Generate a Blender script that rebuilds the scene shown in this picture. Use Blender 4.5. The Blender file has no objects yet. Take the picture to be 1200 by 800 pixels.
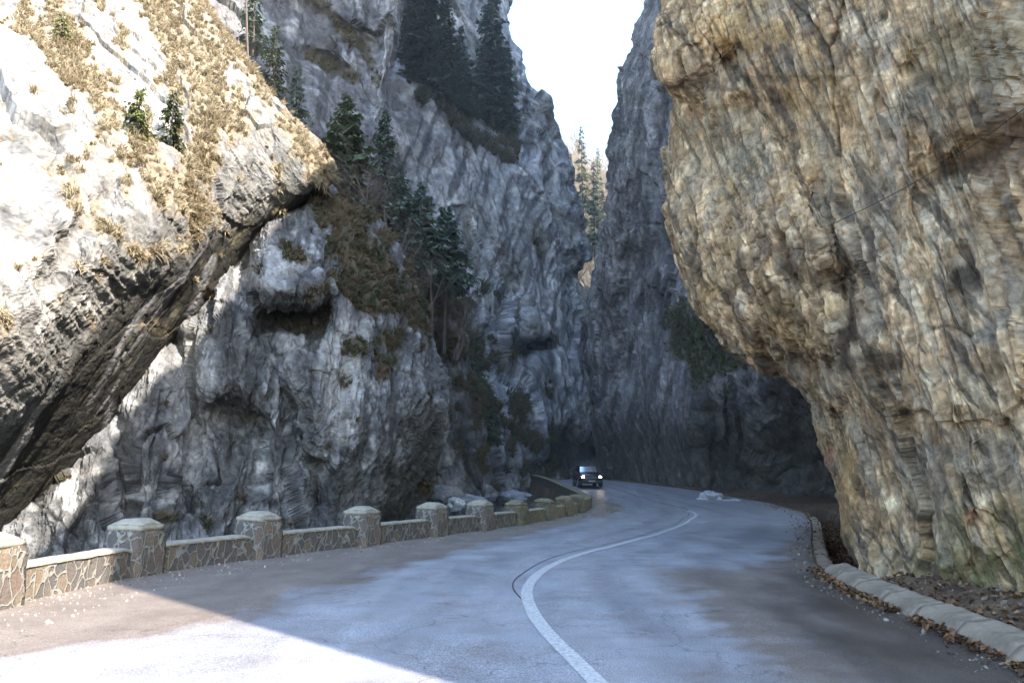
import bpy, bmesh, math, random
import numpy as np
from mathutils import Vector, Matrix
random.seed(7); rng = np.random.default_rng(11)
R = math.radians
scene = bpy.context.scene
COL = scene.collection
F_PX = 933.0; PITCH = math.atan(160/933.0); CA, SA = math.cos(PITCH), math.sin(PITCH); HC = 1.6

# ------------------------------------------------------------------ helpers
def ray(px, py, Y):
    """world point seen at photo pixel (px,py) at forward distance Y"""
    px = np.asarray(px, float); py = np.asarray(py, float); Y = np.asarray(Y, float)
    u = (px-600)/F_PX; v = (400-py)/F_PX
    yc = CA - SA*v; zc = SA + CA*v; t = Y/yc
    return np.stack(np.broadcast_arrays(u*t, Y, HC+zc*t), -1)

def link(o, parent=None):
    COL.objects.link(o)
    if parent is not None: o.parent = parent
    return o
def tag(o, label=None, cat=None, group=None, kind=None):
    if label: o['label'] = label
    if cat: o['category'] = cat
    if group: o['group'] = group
    if kind: o['kind'] = kind
    return o
def empty(name, loc=(0,0,0), rz=0, label=None, cat=None, group=None):
    o = bpy.data.objects.new(name, None); o.location = loc; o.rotation_euler = (0,0,rz)
    o.empty_display_size = .2
    link(o); return tag(o, label, cat, group)
def mk(name, V, Fs, mat, parent=None, smooth=False, cols=None, attrs=None):
    """V (n,3); Fs (m,k) array (k=3/4) or list"""
    V = np.asarray(V, np.float32)
    me = bpy.data.meshes.new(name)
    if isinstance(Fs, np.ndarray):
        k = Fs.shape[1]; m = len(Fs)
        me.vertices.add(len(V)); me.vertices.foreach_set('co', V.ravel())
        me.loops.add(m*k); me.loops.foreach_set('vertex_index', Fs.astype(np.int32).ravel())
        me.polygons.add(m); me.polygons.foreach_set('loop_start', np.arange(0, m*k, k, dtype=np.int32))
        me.polygons.foreach_set('loop_total', np.full(m, k, np.int32))
        me.update(calc_edges=True)
    else:
        me.from_pydata([tuple(map(float, v)) for v in V], [], [tuple(map(int, f)) for f in Fs]); me.update()
    me.polygons.foreach_set('use_smooth', np.full(len(me.polygons), smooth))
    if cols is not None:
        a = me.color_attributes.new('Col', 'FLOAT_COLOR', 'POINT')
        c = np.ones((len(V), 4), np.float32); c[:, :3] = np.clip(cols, 0, 1); a.data.foreach_set('color', c.ravel())
    for kx, vx in (attrs or {}).items():
        a = me.attributes.new(kx, 'FLOAT', 'POINT'); a.data.foreach_set('value', np.asarray(vx, np.float32).ravel())
    if mat is not None: me.materials.append(mat)
    o = bpy.data.objects.new(name, me); link(o, parent)
    return o
def obj_bm(name, bm, mat, parent=None, smooth=False):
    me = bpy.data.meshes.new(name); bm.to_mesh(me); bm.free()
    for p in me.polygons: p.use_smooth = smooth
    me.materials.append(mat); o = bpy.data.objects.new(name, me); return link(o, parent)
def copy_tree(o, parent=None):
    c = o.copy(); COL.objects.link(c); c.parent = parent
    for ch in [x for x in COL.objects if x.parent == o]: copy_tree(ch, c)
    return c

# ------------------------------------------------------------------ noise
def h3(ix, iy, iz, s):
    n = (ix.astype(np.int64)*73856093) ^ (iy.astype(np.int64)*19349663) ^ (iz.astype(np.int64)*83492791) ^ (s*2654435761 & 0x7fffffff)
    n = (n & 0xffffffff).astype(np.uint32)
    n ^= n >> np.uint32(16); n *= np.uint32(0x7feb352d); n ^= n >> np.uint32(15); n *= np.uint32(0x846ca68b); n ^= n >> np.uint32(16)
    return n.astype(np.float32)/np.float32(4294967296.0)
def gnoise(p, s=0):
    i = np.floor(p); f = (p-i).astype(np.float32); i = i.astype(np.int64)
    w = f*f*f*(f*(f*6-15)+10)
    out = 0
    for dx in (0,1):
        wx = w[...,0] if dx else 1-w[...,0]
        for dy in (0,1):
            wy = w[...,1] if dy else 1-w[...,1]
            for dz in (0,1):
                wz = w[...,2] if dz else 1-w[...,2]
                a,b,c = i[...,0]+dx, i[...,1]+dy, i[...,2]+dz
                h = h3(a,b,c,s)
                th = h*6.2832; z = (h*977.0 % 1.0)*2-1; r = np.sqrt(np.maximum(0,1-z*z))
                g = r*np.cos(th)*(f[...,0]-dx)+r*np.sin(th)*(f[...,1]-dy)+z*(f[...,2]-dz)
                out = out + wx*wy*wz*g
    return out*1.5
def fbm(p, o=4, s=0, g=.5):
    a=1; t=0; q=p
    for k in range(o):
        t = t + a*gnoise(q, s+k*17); a*=g; q = q*2.03+3.7
    return t
def ridged(p, o=4, s=0, g=.55):
    a=1; t=0; q=p; n=0
    for k in range(o):
        t = t + a*(1-2*np.abs(gnoise(q, s+k*13))); n+=a; a*=g; q=q*2.1+1.3
    return t/n
def facet(p, s=0):
    """voronoi: tilted facets, distance to crack, cell random"""
    i = np.floor(p).astype(np.int64); f = (p-i).astype(np.float32)
    shp = p.shape[:-1]; b1 = np.full(shp, 9., np.float32); b2 = np.full(shp, 9., np.float32)
    tilt = np.zeros(shp, np.float32); cid = np.zeros(shp, np.float32)
    for dx in (-1,0,1):
        for dy in (-1,0,1):
            for dz in (-1,0,1):
                a,b,c = i[...,0]+dx, i[...,1]+dy, i[...,2]+dz
                h = h3(a,b,c,s); h2 = (h*1013.0)%1.0; h4=(h*5227.0)%1.0
                vx = dx+h-f[...,0]; vy = dy+h2-f[...,1]; vz = dz+h4-f[...,2]
                d = np.sqrt(vx*vx+vy*vy+vz*vz)
                r1=(h*331.0)%1.0-.5; r2=(h*787.0)%1.0-.5; r3=(h*1543.0)%1.0-.5
                t = (vx*r1+vy*r2+vz*r3)*2
                near = d < b1
                b2 = np.where(near, b1, np.minimum(b2, d)); tilt = np.where(near, t, tilt)
                cid = np.where(near, (h*2311.0)%1.0, cid); b1 = np.where(near, d, b1)
    return tilt, b2-b1, cid
def ss(a, b, x):
    t = np.clip((x-a)/(b-a), 0, 1); return t*t*(3-2*t)
def mix(a, b, t):
    t = np.asarray(t)[..., None]; return a*(1-t)+np.asarray(b, float)*t
def curve(ys, xs, sig=1.0, lo=-60, hi=300, st=.1):
    g = np.arange(lo, hi, st); v = np.interp(g, ys, xs)
    k = np.exp(-.5*(np.arange(-4*sig, 4*sig+st, st)/sig)**2); k/=k.sum()
    n = len(k)//2; vp = np.pad(v, n, mode='edge'); v = np.convolve(vp, k, 'valid')[:len(g)]
    return lambda y: np.interp(y, g, v)

# ------------------------------------------------------------------ materials
def nodes(name):
    m = bpy.data.materials.new(name); m.use_nodes = True; nt = m.node_tree; nt.nodes.clear()
    out = nt.nodes.new('ShaderNodeOutputMaterial'); b = nt.nodes.new('ShaderNodeBsdfPrincipled')
    nt.links.new(b.outputs[0], out.inputs[0]); return m, nt, b
def N(nt, t, **kw):
    n = nt.nodes.new(t)
    for k, v in kw.items():
        if k in ('operation','blend_type','data_type','feature','attribute_name','noise_dimensions','interpolation','distance','clamp'): setattr(n, k, v)
        else: n.inputs[k].default_value = v
    return n
def ramp(nt, fac, stops):
    r = nt.nodes.new('ShaderNodeValToRGB'); e = r.color_ramp.elements
    e[0].position = stops[0][0]; e[0].color = (*stops[0][1], 1); e[1].position = stops[-1][0]; e[1].color = (*stops[-1][1], 1)
    for p, c in stops[1:-1]:
        x = e.new(p); x.color = (*c, 1)
    nt.links.new(fac, r.inputs[0]); return r
def simple(name, col, rough=.6, metal=0, spec=.5, noise=0, nscale=8, emit=None, bump=0):
    m, nt, b = nodes(name)
    b.inputs['Base Color'].default_value = (*col, 1); b.inputs['Roughness'].default_value = rough
    b.inputs['Metallic'].default_value = metal; b.inputs['Specular IOR Level'].default_value = spec
    if emit: b.inputs['Emission Color'].default_value = (*emit[0], 1); b.inputs['Emission Strength'].default_value = emit[1]
    if noise or bump:
        tc = N(nt, 'ShaderNodeTexCoord'); n = N(nt, 'ShaderNodeTexNoise', Scale=nscale, Detail=6, Roughness=.6)
        nt.links.new(tc.outputs['Object'], n.inputs['Vector'])
        r = ramp(nt, n.outputs['Fac'], [(.25, tuple(c*(1-noise) for c in col)), (.75, tuple(min(1,c*(1+noise)) for c in col))])
        nt.links.new(r.outputs[0], b.inputs['Base Color'])
        if bump:
            bp = N(nt, 'ShaderNodeBump', Strength=bump, Distance=.02); nt.links.new(n.outputs['Fac'], bp.inputs['Height'])
            nt.links.new(bp.outputs[0], b.inputs['Normal'])
    return m
def rock_mat(name, fine=6.0, dist=.06, strength=.8, rough=.85):
    m, nt, b = nodes(name); L = nt.links.new
    at = N(nt, 'ShaderNodeAttribute', attribute_name='Col')
    tc = N(nt, 'ShaderNodeTexCoord')
    n1 = N(nt, 'ShaderNodeTexNoise', Scale=fine, Detail=10, Roughness=.68, Distortion=.6); L(tc.outputs['Object'], n1.inputs['Vector'])
    n2 = N(nt, 'ShaderNodeTexNoise', Scale=fine*.28, Detail=6, Roughness=.65); L(tc.outputs['Object'], n2.inputs['Vector'])
    r1 = ramp(nt, n1.outputs['Fac'], [(.28, (.42,.41,.40)), (.5, (1,1,1)), (.75, (1.45,1.43,1.4))])
    r2 = ramp(nt, n2.outputs['Fac'], [(.3, (.72,.74,.78)), (.7, (1.2,1.15,1.08))])
    m1 = N(nt, 'ShaderNodeMixRGB', blend_type='MULTIPLY', Fac=1.0); L(at.outputs['Color'], m1.inputs[1]); L(r1.outputs[0], m1.inputs[2])
    m2 = N(nt, 'ShaderNodeMixRGB', blend_type='MULTIPLY', Fac=1.0); L(m1.outputs[0], m2.inputs[1]); L(r2.outputs[0], m2.inputs[2])
    L(m2.outputs[0], b.inputs['Base Color'])
    b.inputs['Roughness'].default_value = rough; b.inputs['Specular IOR Level'].default_value = .25
    v = N(nt, 'ShaderNodeTexVoronoi', feature='DISTANCE_TO_EDGE', Scale=fine*.35); 
    mv = N(nt, 'ShaderNodeVectorMath', operation='ADD'); sc = N(nt, 'ShaderNodeVectorMath', operation='SCALE'); sc.inputs[3].default_value=.35
    L(n2.outputs['Color'], sc.inputs[0]); L(tc.outputs['Object'], mv.inputs[0]); L(sc.outputs[0], mv.inputs[1]); L(mv.outputs[0], v.inputs['Vector'])
    mr = N(nt, 'ShaderNodeMapRange'); mr.inputs[2].default_value=.12; L(v.outputs['Distance'], mr.inputs[0])
    ad = N(nt, 'ShaderNodeMath', operation='MULTIPLY_ADD'); L(mr.outputs[0], ad.inputs[0]); ad.inputs[1].default_value=.25; L(n1.outputs['Fac'], ad.inputs[2])
    bp = N(nt, 'ShaderNodeBump', Strength=strength, Distance=dist); L(ad.outputs[0], bp.inputs['Height']); L(bp.outputs[0], b.inputs['Normal'])
    return m
def vcol_mat(name, rough=.8, spec=.2, trans=0):
    m, nt, b = nodes(name); at = N(nt, 'ShaderNodeAttribute', attribute_name='Col'); nt.links.new(at.outputs['Color'], b.inputs['Base Color'])
    b.inputs['Roughness'].default_value = rough; b.inputs['Specular IOR Level'].default_value = spec
    return m

M_rock_near = rock_mat('limestone near', 5.0, .07)
M_rock_tan = rock_mat('tan limestone', 6.5, .06, .9)
M_rock_mid = rock_mat('limestone mid', 2.4, .14, .9)
M_rock_far = rock_mat('limestone far', 1.3, .28, .9)
M_soil = rock_mat('soil and gravel', 9.0, .03, .8)
M_veg = vcol_mat('dry grass')
M_leaf = vcol_mat('fallen leaves', .7, .3)
M_needle = vcol_mat('needles', .6, .3)
M_bark = simple('bark', (.075,.06,.05), .9, noise=.4, nscale=6, bump=.5)
M_twig = simple('bare twigs', (.13,.10,.085), .9, noise=.3, nscale=3)
M_twig_pale = simple('pale twigs', (.27,.215,.15), .9, noise=.3, nscale=.4)  # paler than near twigs: haze and sun put into the colour
M_concrete = simple('weathered concrete', (.23,.185,.135), .9, noise=.6, nscale=3.5, bump=.5)
M_snow = simple('old snow', (.5,.52,.56), .6, noise=.12, nscale=3, bump=.5)

# ------------------------------------------------------------------ plan curves (metres, y = forward)
Zr = curve([-60,34,40,47,52,56,62,75,90,120,300],[0,0,.04,.25,.62,.92,1.18,1.5,1.8,2.3,6], 1.6)
XP = curve([-60,-20,0,6,10.3,13.8,16.7,19.8,22.8,25.5,28.3,31.3,34.7,37.5,40,43,47,52,60,75,90,130,300],
           [-20,-11,-7.2,-6.7,-6.62,-6.35,-5.2,-3.65,-2.25,-1.0,.15,1.25,2.25,3.0,3.65,4.15,4.0,3.4,2.5,1.3,.6,-6,-30], .8)   # parapet line
XC = curve([-60,-10,4,6.7,8.4,10.2,12.1,14.5,17,22.3,28.3,36,41,47,56,75,90,130,300],
           [-8,-.5,1.1,.68,.40,.21,.17,.5,1.24,3.65,5.95,8.2,8.8,8.3,7.0,4.8,3.9,-2,-26], .9)   # centre line
XR = curve([-60,-5,4,7.1,9,11.9,13.5,15.7,20,30,38,46,52,60,75,90,130,300],
           [0,3.6,4.15,4.33,4.6,4.88,5.15,5.75,7.3,11.0,13.6,14.6,13.0,10.4,8.2,7.2,2,-22], .8)  # right edge of asphalt
FL = curve([-60,0,6.4,7.4,9.5,13.1,17.7,24,31,38,44,48,60,75,300],[-20,-14,-9,-4.6,-3.1,-2.8,-1.5,.4,2.6,4.7,5.8,5.4,3.2,2,-28], .6)   # where pale asphalt starts: dust, with sky sheen and sunlit edge painted in
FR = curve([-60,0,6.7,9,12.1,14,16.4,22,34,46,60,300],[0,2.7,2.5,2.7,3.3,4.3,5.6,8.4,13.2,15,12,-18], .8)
DITCH_W = .95
def ditch(x, y):
    c = XR(y)+.35+DITCH_W/2
    u = np.abs(x-c)/(DITCH_W/2)
    return ss(1.16, .80, u)*ss(12.9, 14.2, y)*ss(44, 38, y)

# ------------------------------------------------------------------ ground
def floorL(y): return np.interp(y, [-60,30,42,50,62,80,120,300], [-3.2,-3.2,-2.2,-1.4,-.5,0,1,5])
def ground_z(x, y):
    z = Zr(y)
    dl = (XP(y)-.25) - x              # left of the parapet: the stream bed
    fl = floorL(y)
    steep = ss(0, np.where((y>41)&(y<100), .5, 1.6), dl)
    z = z*(1-steep) + fl*steep
    p = np.stack([x*.5, y*.5, np.zeros_like(x)], -1)
    z = z + steep*(.5*fbm(p, 4, 5)) + ss(6, 18, dl)*(3.0+ .2*dl)
    dr = x - XR(y)
    z = z + ss(.1, .6, dr)*.03*fbm(p*6, 3, 9)
    z = z + ss(.55, 1.3, dr)*ss(13.6, 12.6, y)*(.2+.05*fbm(p*3, 3, 4))
    z = z + ss(1.6, 3.0, dr)*ss(12.6, 14, y)*.1
    z = z - .55*ditch(x, y)
    onroad = ss(-.3,.0,-dl+0)*ss(.15,-.05,dr)
    z = z - .03*onroad*(dl<0)
    return z
gx = np.unique(np.concatenate([-np.geomspace(14, 400, 22), np.arange(-14, 3, .2), np.arange(3, 16, .11), np.geomspace(16, 400, 24)]))
gy = np.unique(np.concatenate([-np.geomspace(4, 300, 22), np.arange(-4, 4, .5), np.arange(4, 22, .14), np.arange(22, 70, .28), np.geomspace(70, 900, 40)]))
def grid_faces(ny, nx):
    i = np.arange((ny-1)*nx).reshape(ny-1, nx)[:, :-1].ravel()
    return np.stack([i, i+1, i+nx+1, i+nx], -1)
X, Y = np.meshgrid(gx, gy); Z = ground_z(X, Y)
P = np.stack([X, Y, Z], -1)
q = P*np.array([.8,.8,.8]); n1 = fbm(q, 5, 31); n2 = fbm(q*5, 3, 33)
c = mix(np.broadcast_to(np.array([.12,.08,.05]), P.shape), (.18,.13,.085), ss(-.2,.5,n1))
c = mix(c, (.055,.04,.03), ss(.1,.6,n2)*.7)
c = mix(c, (.05,.036,.026), ditch(X,Y)*.8)
lft = ss(.3,.8, XP(Y)-X)
c = mix(c, (.12,.12,.11), lft*.8); c = mix(c, (.06,.065,.04), lft*ss(0,.5,n1)*.8)
ground = mk('ground', P.reshape(-1,3), grid_faces(len(gy), len(gx)), M_soil, smooth=True, cols=c.reshape(-1,3)); tag(ground, kind='structure')

# road
def road_material():
    m, nt, b = nodes('asphalt'); L = nt.links.new
    tc = N(nt, 'ShaderNodeTexCoord'); fr = N(nt, 'ShaderNodeAttribute', attribute_name='dust_sheen')
    sh = N(nt, 'ShaderNodeAttribute', attribute_name='grit')
    n = N(nt, 'ShaderNodeTexNoise', Scale=1.1, Detail=9, Roughness=.72); L(tc.outputs['Object'], n.inputs['Vector'])
    mp = nt.nodes.new('ShaderNodeMapping'); mp.inputs['Scale'].default_value=(1.4,.28,1); L(tc.outputs['Object'], mp.inputs[0])
    n3 = N(nt, 'ShaderNodeTexNoise', Scale=1.2, Detail=7, Roughness=.7); L(mp.outputs[0], n3.inputs['Vector'])
    g = N(nt, 'ShaderNodeTexNoise', Scale=75, Detail=3, Roughness=.8); L(tc.outputs['Object'], g.inputs['Vector'])
    g2 = N(nt, 'ShaderNodeTexVoronoi', Scale=48); L(tc.outputs['Object'], g2.inputs['Vector'])
    # mask for dust and painted sky sheen, with ragged border
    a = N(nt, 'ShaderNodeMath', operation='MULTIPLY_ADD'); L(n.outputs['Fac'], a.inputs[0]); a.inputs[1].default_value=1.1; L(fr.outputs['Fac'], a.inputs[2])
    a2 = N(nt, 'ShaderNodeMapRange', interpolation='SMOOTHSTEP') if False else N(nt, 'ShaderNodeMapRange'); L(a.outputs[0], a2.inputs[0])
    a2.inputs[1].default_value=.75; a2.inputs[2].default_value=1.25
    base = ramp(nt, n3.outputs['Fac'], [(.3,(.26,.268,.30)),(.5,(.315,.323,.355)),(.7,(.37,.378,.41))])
    brown_no_sheen = ramp(nt, n.outputs['Fac'], [(.3,(.15,.12,.103)),(.7,(.25,.208,.18))])  # brown asphalt; missing sky reflection beside the cliffs is put into this colour
    m1 = N(nt, 'ShaderNodeMixRGB'); L(a2.outputs[0], m1.inputs[0]); L(brown_no_sheen.outputs[0], m1.inputs[1]); L(base.outputs[0], m1.inputs[2])
    gr = ramp(nt, g2.outputs['Distance'], [(.0,(.36,.31,.27)),(.7,(.17,.14,.12))])
    gm = N(nt, 'ShaderNodeMath', operation='MULTIPLY_ADD'); L(g.outputs['Fac'], gm.inputs[0]); gm.inputs[1].default_value=1.; L(sh.outputs['Fac'], gm.inputs[2])
    gm2 = N(nt, 'ShaderNodeMapRange'); gm2.inputs[1].default_value=.8; gm2.inputs[2].default_value=1.2; L(gm.outputs[0], gm2.inputs[0])
    m2 = N(nt, 'ShaderNodeMixRGB'); L(gm2.outputs[0], m2.inputs[0]); L(m1.outputs[0], m2.inputs[1]); L(gr.outputs[0], m2.inputs[2])
    sp = ramp(nt, g.outputs['Fac'], [(.34,(.35,.35,.36)),(.5,(1,1,1)),(.66,(1.9,1.9,1.9))])
    m3 = N(nt, 'ShaderNodeMixRGB', blend_type='MULTIPLY', Fac=1.0); L(m2.outputs[0], m3.inputs[1]); L(sp.outputs[0], m3.inputs[2])
    L(m3.outputs[0], b.inputs['Base Color'])
    ck = N(nt, 'ShaderNodeTexVoronoi', feature='DISTANCE_TO_EDGE', Scale=.42); cn = N(nt, 'ShaderNodeTexNoise', Scale=2.2, Detail=5); L(tc.outputs['Object'], cn.inputs['Vector'])
    cs = N(nt, 'ShaderNodeVectorMath', operation='SCALE'); cs.inputs[3].default_value=.7; L(cn.outputs['Color'], cs.inputs[0]); ca = N(nt, 'ShaderNodeVectorMath', operation='ADD'); L(tc.outputs['Object'], ca.inputs[0]); L(cs.outputs[0], ca.inputs[1]); L(ca.outputs[0], ck.inputs['Vector'])
    cr_ = N(nt, 'ShaderNodeMapRange'); cr_.inputs[1].default_value=.001; cr_.inputs[2].default_value=.006; cr_.inputs[3].default_value=.62; L(ck.outputs['Distance'], cr_.inputs[0])
    tr = N(nt, 'ShaderNodeAttribute', attribute_name='track'); ct = N(nt, 'ShaderNodeMath', operation='MULTIPLY'); L(cr_.outputs[0], ct.inputs[0]); L(tr.outputs['Fac'], ct.inputs[1])
    m35 = N(nt, 'ShaderNodeVectorMath', operation='SCALE'); L(m3.outputs[0], m35.inputs[0]); L(ct.outputs[0], m35.inputs[3]); m3 = m35
    wa = N(nt, 'ShaderNodeAttribute', attribute_name='brown_no_sheen'); wr = N(nt, 'ShaderNodeMapRange'); wr.inputs[3].default_value=1.; wr.inputs[4].default_value=.36; L(wa.outputs['Fac'], wr.inputs[0])
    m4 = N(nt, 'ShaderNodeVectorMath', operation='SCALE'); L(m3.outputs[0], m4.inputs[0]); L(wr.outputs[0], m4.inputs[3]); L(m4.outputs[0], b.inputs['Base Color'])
    rr = ramp(nt, n3.outputs['Fac'], [(.3,(.34,)*3),(.7,(.52,)*3)]); L(rr.outputs[0], b.inputs['Roughness'])
    b.inputs['Specular IOR Level'].default_value=.6
    bp = N(nt, 'ShaderNodeBump', Strength=.55, Distance=.012); L(g.outputs['Fac'], bp.inputs['Height']); L(bp.outputs[0], b.inputs['Normal'])
    return m
M_road = road_material()
ry = np.concatenate([np.arange(-50, 0, 2.), np.arange(0, 70, .2), np.arange(70, 240, 2.)])
rt = np.linspace(0, 1, 80)
xl = XP(ry)+.1; xr = XR(ry)
X = xl[:,None]*(1-rt)+xr[:,None]*rt; Y = np.repeat(ry[:,None], len(rt), 1)
p2 = np.stack([X, Y, X*0], -1)
Zx = Zr(Y)+.004 + .018*fbm(p2*.35, 2, 3)*ss(0,.1,rt)*ss(1,.9,rt)
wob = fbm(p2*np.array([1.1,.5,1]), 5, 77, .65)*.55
dust_sheen = ss(-.5, .6, X-FL(Y)+wob)*ss(-.6, 1.0, FR(Y)-X+wob*1.4)
# brown tongue near the drain
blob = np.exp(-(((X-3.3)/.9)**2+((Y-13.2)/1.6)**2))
dust_sheen = np.clip(dust_sheen-blob*1.1, 0, 1)
grit = np.maximum(ss(1.5, .1, X-XP(Y)), ss(.9, 0, XR(Y)-X))*.75
# gritty bulge by the last pillars
grit = np.maximum(grit, ss(1.8,.4,X-XP(Y))*ss(36,39,Y)*ss(50,46,Y))
lat = X-XC(Y); track = 1-.16*sum(np.exp(-((lat-a_)/.33)**2) for a_ in (-3.0,-1.3,1.2,2.9)) + .12*fbm(p2*np.array([2.2,.25,1]),4,88)
road = mk('road', np.stack([X,Y,Zx],-1).reshape(-1,3), grid_faces(len(ry),len(rt)), M_road, smooth=True, attrs={'dust_sheen':dust_sheen*.62,'grit':grit*.62,'track':track,'brown_no_sheen':ss(-.3,1.2,X-FR(Y)+wob*1.2)*ss(40,30,Y)}); tag(road, kind='structure')

def strip(name, fx, y0, y1, w, mat, dz, st=.15, taper=None, wn=0):
    ys = np.arange(y0, y1, st); x = fx(ys); dx = np.gradient(x, ys); nn = np.sqrt(1+dx*dx)
    ww = w*(1+wn*fbm(np.stack([ys*.9, ys*0, ys*0], -1), 3, 2)) if wn else w*np.ones_like(ys)
    tt = np.linspace(-.5,.5,4)
    Xs = x[:,None]+ (1/nn)[:,None]*tt*ww[:,None]; Ys = ys[:,None]- (dx/nn)[:,None]*tt*ww[:,None]
    p = np.stack([Xs,Ys,Xs*0],-1); Zs = Zr(Ys)+dz+.018*fbm(p*.35, 2, 3)
    return mk(name, np.stack([Xs,Ys,Zs],-1).reshape(-1,3), grid_faces(len(ys),4), mat, smooth=True)
def paint_material():
    m, nt, b = nodes('worn road paint'); L = nt.links.new
    tc = N(nt, 'ShaderNodeTexCoord'); n = N(nt, 'ShaderNodeTexNoise', Scale=22, Detail=6, Roughness=.75); L(tc.outputs['Object'], n.inputs['Vector'])
    r = ramp(nt, n.outputs['Fac'], [(.38,(.30,.30,.31)),(.48,(.46,.46,.46)),(.6,(.58,.58,.57))]); L(r.outputs[0], b.inputs['Base Color']); b.inputs['Roughness'].default_value=.6
    return m
M_paint = paint_material()
M_tar = simple('tar seam', (.05,.048,.05), .5, noise=.4, nscale=5)
M_oldpaint = simple('faded paint', (.19,.175,.165), .8, noise=.35, nscale=9)
tag(strip('centre_line', XC, -20, 40, .165, M_paint, .010, wn=.06), kind='structure')
tag(strip('centre_line_far', lambda y: XC(y), 40, 120, .10, M_oldpaint, .010), kind='structure')
tag(strip('tar_seam', lambda y: XC(y)-.33*ss(10,13.5,y)-.05*np.sin(y*.8)*ss(10,14,y), 10, 40, .022, M_tar, .009, wn=.5), kind='structure')

# ------------------------------------------------------------------ cliffs
def tps(ctrl):
    c = np.array(ctrl, float); xy = c[:, :2]/300.0; n = len(c)
    def U(a, b):
        r2 = ((a[:,None,:]-b[None])**2).sum(-1); return np.where(r2>0, r2*np.log(r2+1e-12), 0)
    A = np.zeros((n+3, n+3)); A[:n,:n] = U(xy,xy)+np.eye(n)*.02; A[:n,n]=1; A[:n,n+1:]=xy; A[n,:n]=1; A[n+1:,:n]=xy.T
    w = np.linalg.solve(A, np.concatenate([np.log(c[:,2]), np.zeros(3)]))
    def f(px, py):
        q = np.stack([px.ravel(), py.ravel()], -1)/300.0
        r = np.empty(len(q))
        for s in range(0, len(q), 40000):
            k = q[s:s+40000]; r[s:s+40000] = U(k, xy)@w[:n]+w[n]+k@w[n+1:]
        return np.exp(r.reshape(px.shape))
    return f
SPC = {}
def sil(pts):
    a = np.array(sorted(pts), float); return lambda y: np.interp(y, a[:,0], a[:,1])
def cliff(name, sl, sr, rows, cols, ctrl, foldL, foldR, shape, color, mat, edge_noise=4, fold_d=9.0, arcw=.5):
    """rows: list of (y0,y1,step); cols: number or t array; shape(px,py,P0)->(depth add), disp(P)->m"""
    ys = np.unique(np.concatenate([np.arange(a,b+.01,s) for a,b,s in rows]))
    t = np.linspace(0,1,cols) if np.isscalar(cols) else cols
    L = sil(sl)(ys); Rr = sil(sr)(ys)
    e = np.stack([ys*.035, ys*0+3.3, ys*0], -1)
    if foldL: L = L + edge_noise*fbm(e, 4, 91)
    if foldR: Rr = Rr + edge_noise*fbm(e+9, 4, 92)
    px = L[:,None]*(1-t)+Rr[:,None]*t; py = np.repeat(ys[:,None], len(t), 1)
    D = tps(ctrl)(px, py)
    D0 = D.copy()
    dn = shape['dent'](px, py)
    for _ in range(10):
        dn[1:-1] = (dn[:-2]+dn[1:-1]*2+dn[2:])/4; dn[:,1:-1] = (dn[:,:-2]+dn[:,1:-1]*2+dn[:,2:])/4
    D = D + dn
    if foldR:
        w = np.clip((Rr[:,None]-px)/26, 0, 1); D = D + D0*.07*(1-np.sqrt(1-(1-w)**2))
    if foldL:
        w = np.clip((px-L[:,None])/26, 0, 1); D = D + D0*.07*(1-np.sqrt(1-(1-w)**2))
    P = ray(px, py, D)
    seg_ = np.linalg.norm(np.diff(P, axis=1), axis=2); arc = np.concatenate([np.zeros((len(ys),1)), np.cumsum(seg_, 1)], 1); arc /= arc[:,-1:]
    own = (t-t[0])/(t[-1]-t[0]); k_ = own; 
    for _ in range(2): pass
    new = np.empty_like(arc)
    for r_ in range(len(ys)):      # spend half the columns where the rock turns away
        f_ = arcw*arc[r_] + (1-arcw)*np.interp(np.arange(len(t)), np.arange(len(t)), k_)
        new[r_] = np.interp(k_, f_, np.arange(len(t)))
    for _ in range(6): new[1:-1] = (new[:-2]+new[1:-1]*2+new[2:])/4
    for r_ in range(len(ys)):
        ii = new[r_]; a_ = np.arange(len(t))
        px[r_] = np.interp(ii, a_, px[r_]); D[r_] = np.interp(ii, a_, D[r_])
    P = ray(px, py, D)
    nf = 14
    ext = []
    s = np.linspace(0,1,nf+1)[1:]
    def fold(col, sgn):
        base = P[:, col]; out=[]
        for k in s:
            dd = base + np.stack([sgn*np.sin(k*1.3)*.05*base[:,1]*0 , k**1.3*fold_d*np.ones(len(base)), 0*base[:,0]], -1)
            # stay hidden behind the edge while going deeper
            scale = dd[:,1]/base[:,1]
            dd[:,0] = base[:,0]*scale - sgn*k*fold_d*.12
            dd[:,2] = (base[:,2]-HC)*scale+HC
            out.append(dd)
        return np.stack(out, 1)
    PX = px; PY = py
    if foldR:
        P = np.concatenate([P, fold(-1, 1)], 1); PX = np.concatenate([PX, np.repeat(PX[:,-1:], nf, 1)], 1); PY = np.concatenate([PY, np.repeat(PY[:,-1:], nf, 1)], 1)
    if foldL:
        P = np.concatenate([fold(0, -1)[:, ::-1], P], 1); PX = np.concatenate([np.repeat(PX[:,:1], nf, 1), PX], 1); PY = np.concatenate([np.repeat(PY[:,:1], nf, 1), PY], 1)
    dx = np.gradient(P, axis=1); dy = -np.gradient(P, axis=0)
    nrm = np.cross(dx, dy); nrm /= (np.linalg.norm(nrm, axis=-1, keepdims=True)+1e-9)
    # smooth the normals
    for _ in range(16):
        nrm[1:-1] = (nrm[:-2]+nrm[1:-1]*2+nrm[2:])/4; nrm[:,1:-1] = (nrm[:,:-2]+nrm[:,1:-1]*2+nrm[:,2:])/4
    nrm /= (np.linalg.norm(nrm, axis=-1, keepdims=True)+1e-9)
    sp_ = np.maximum(np.linalg.norm(np.gradient(P, axis=1), axis=2), np.linalg.norm(np.gradient(P, axis=0), axis=2))
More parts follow.
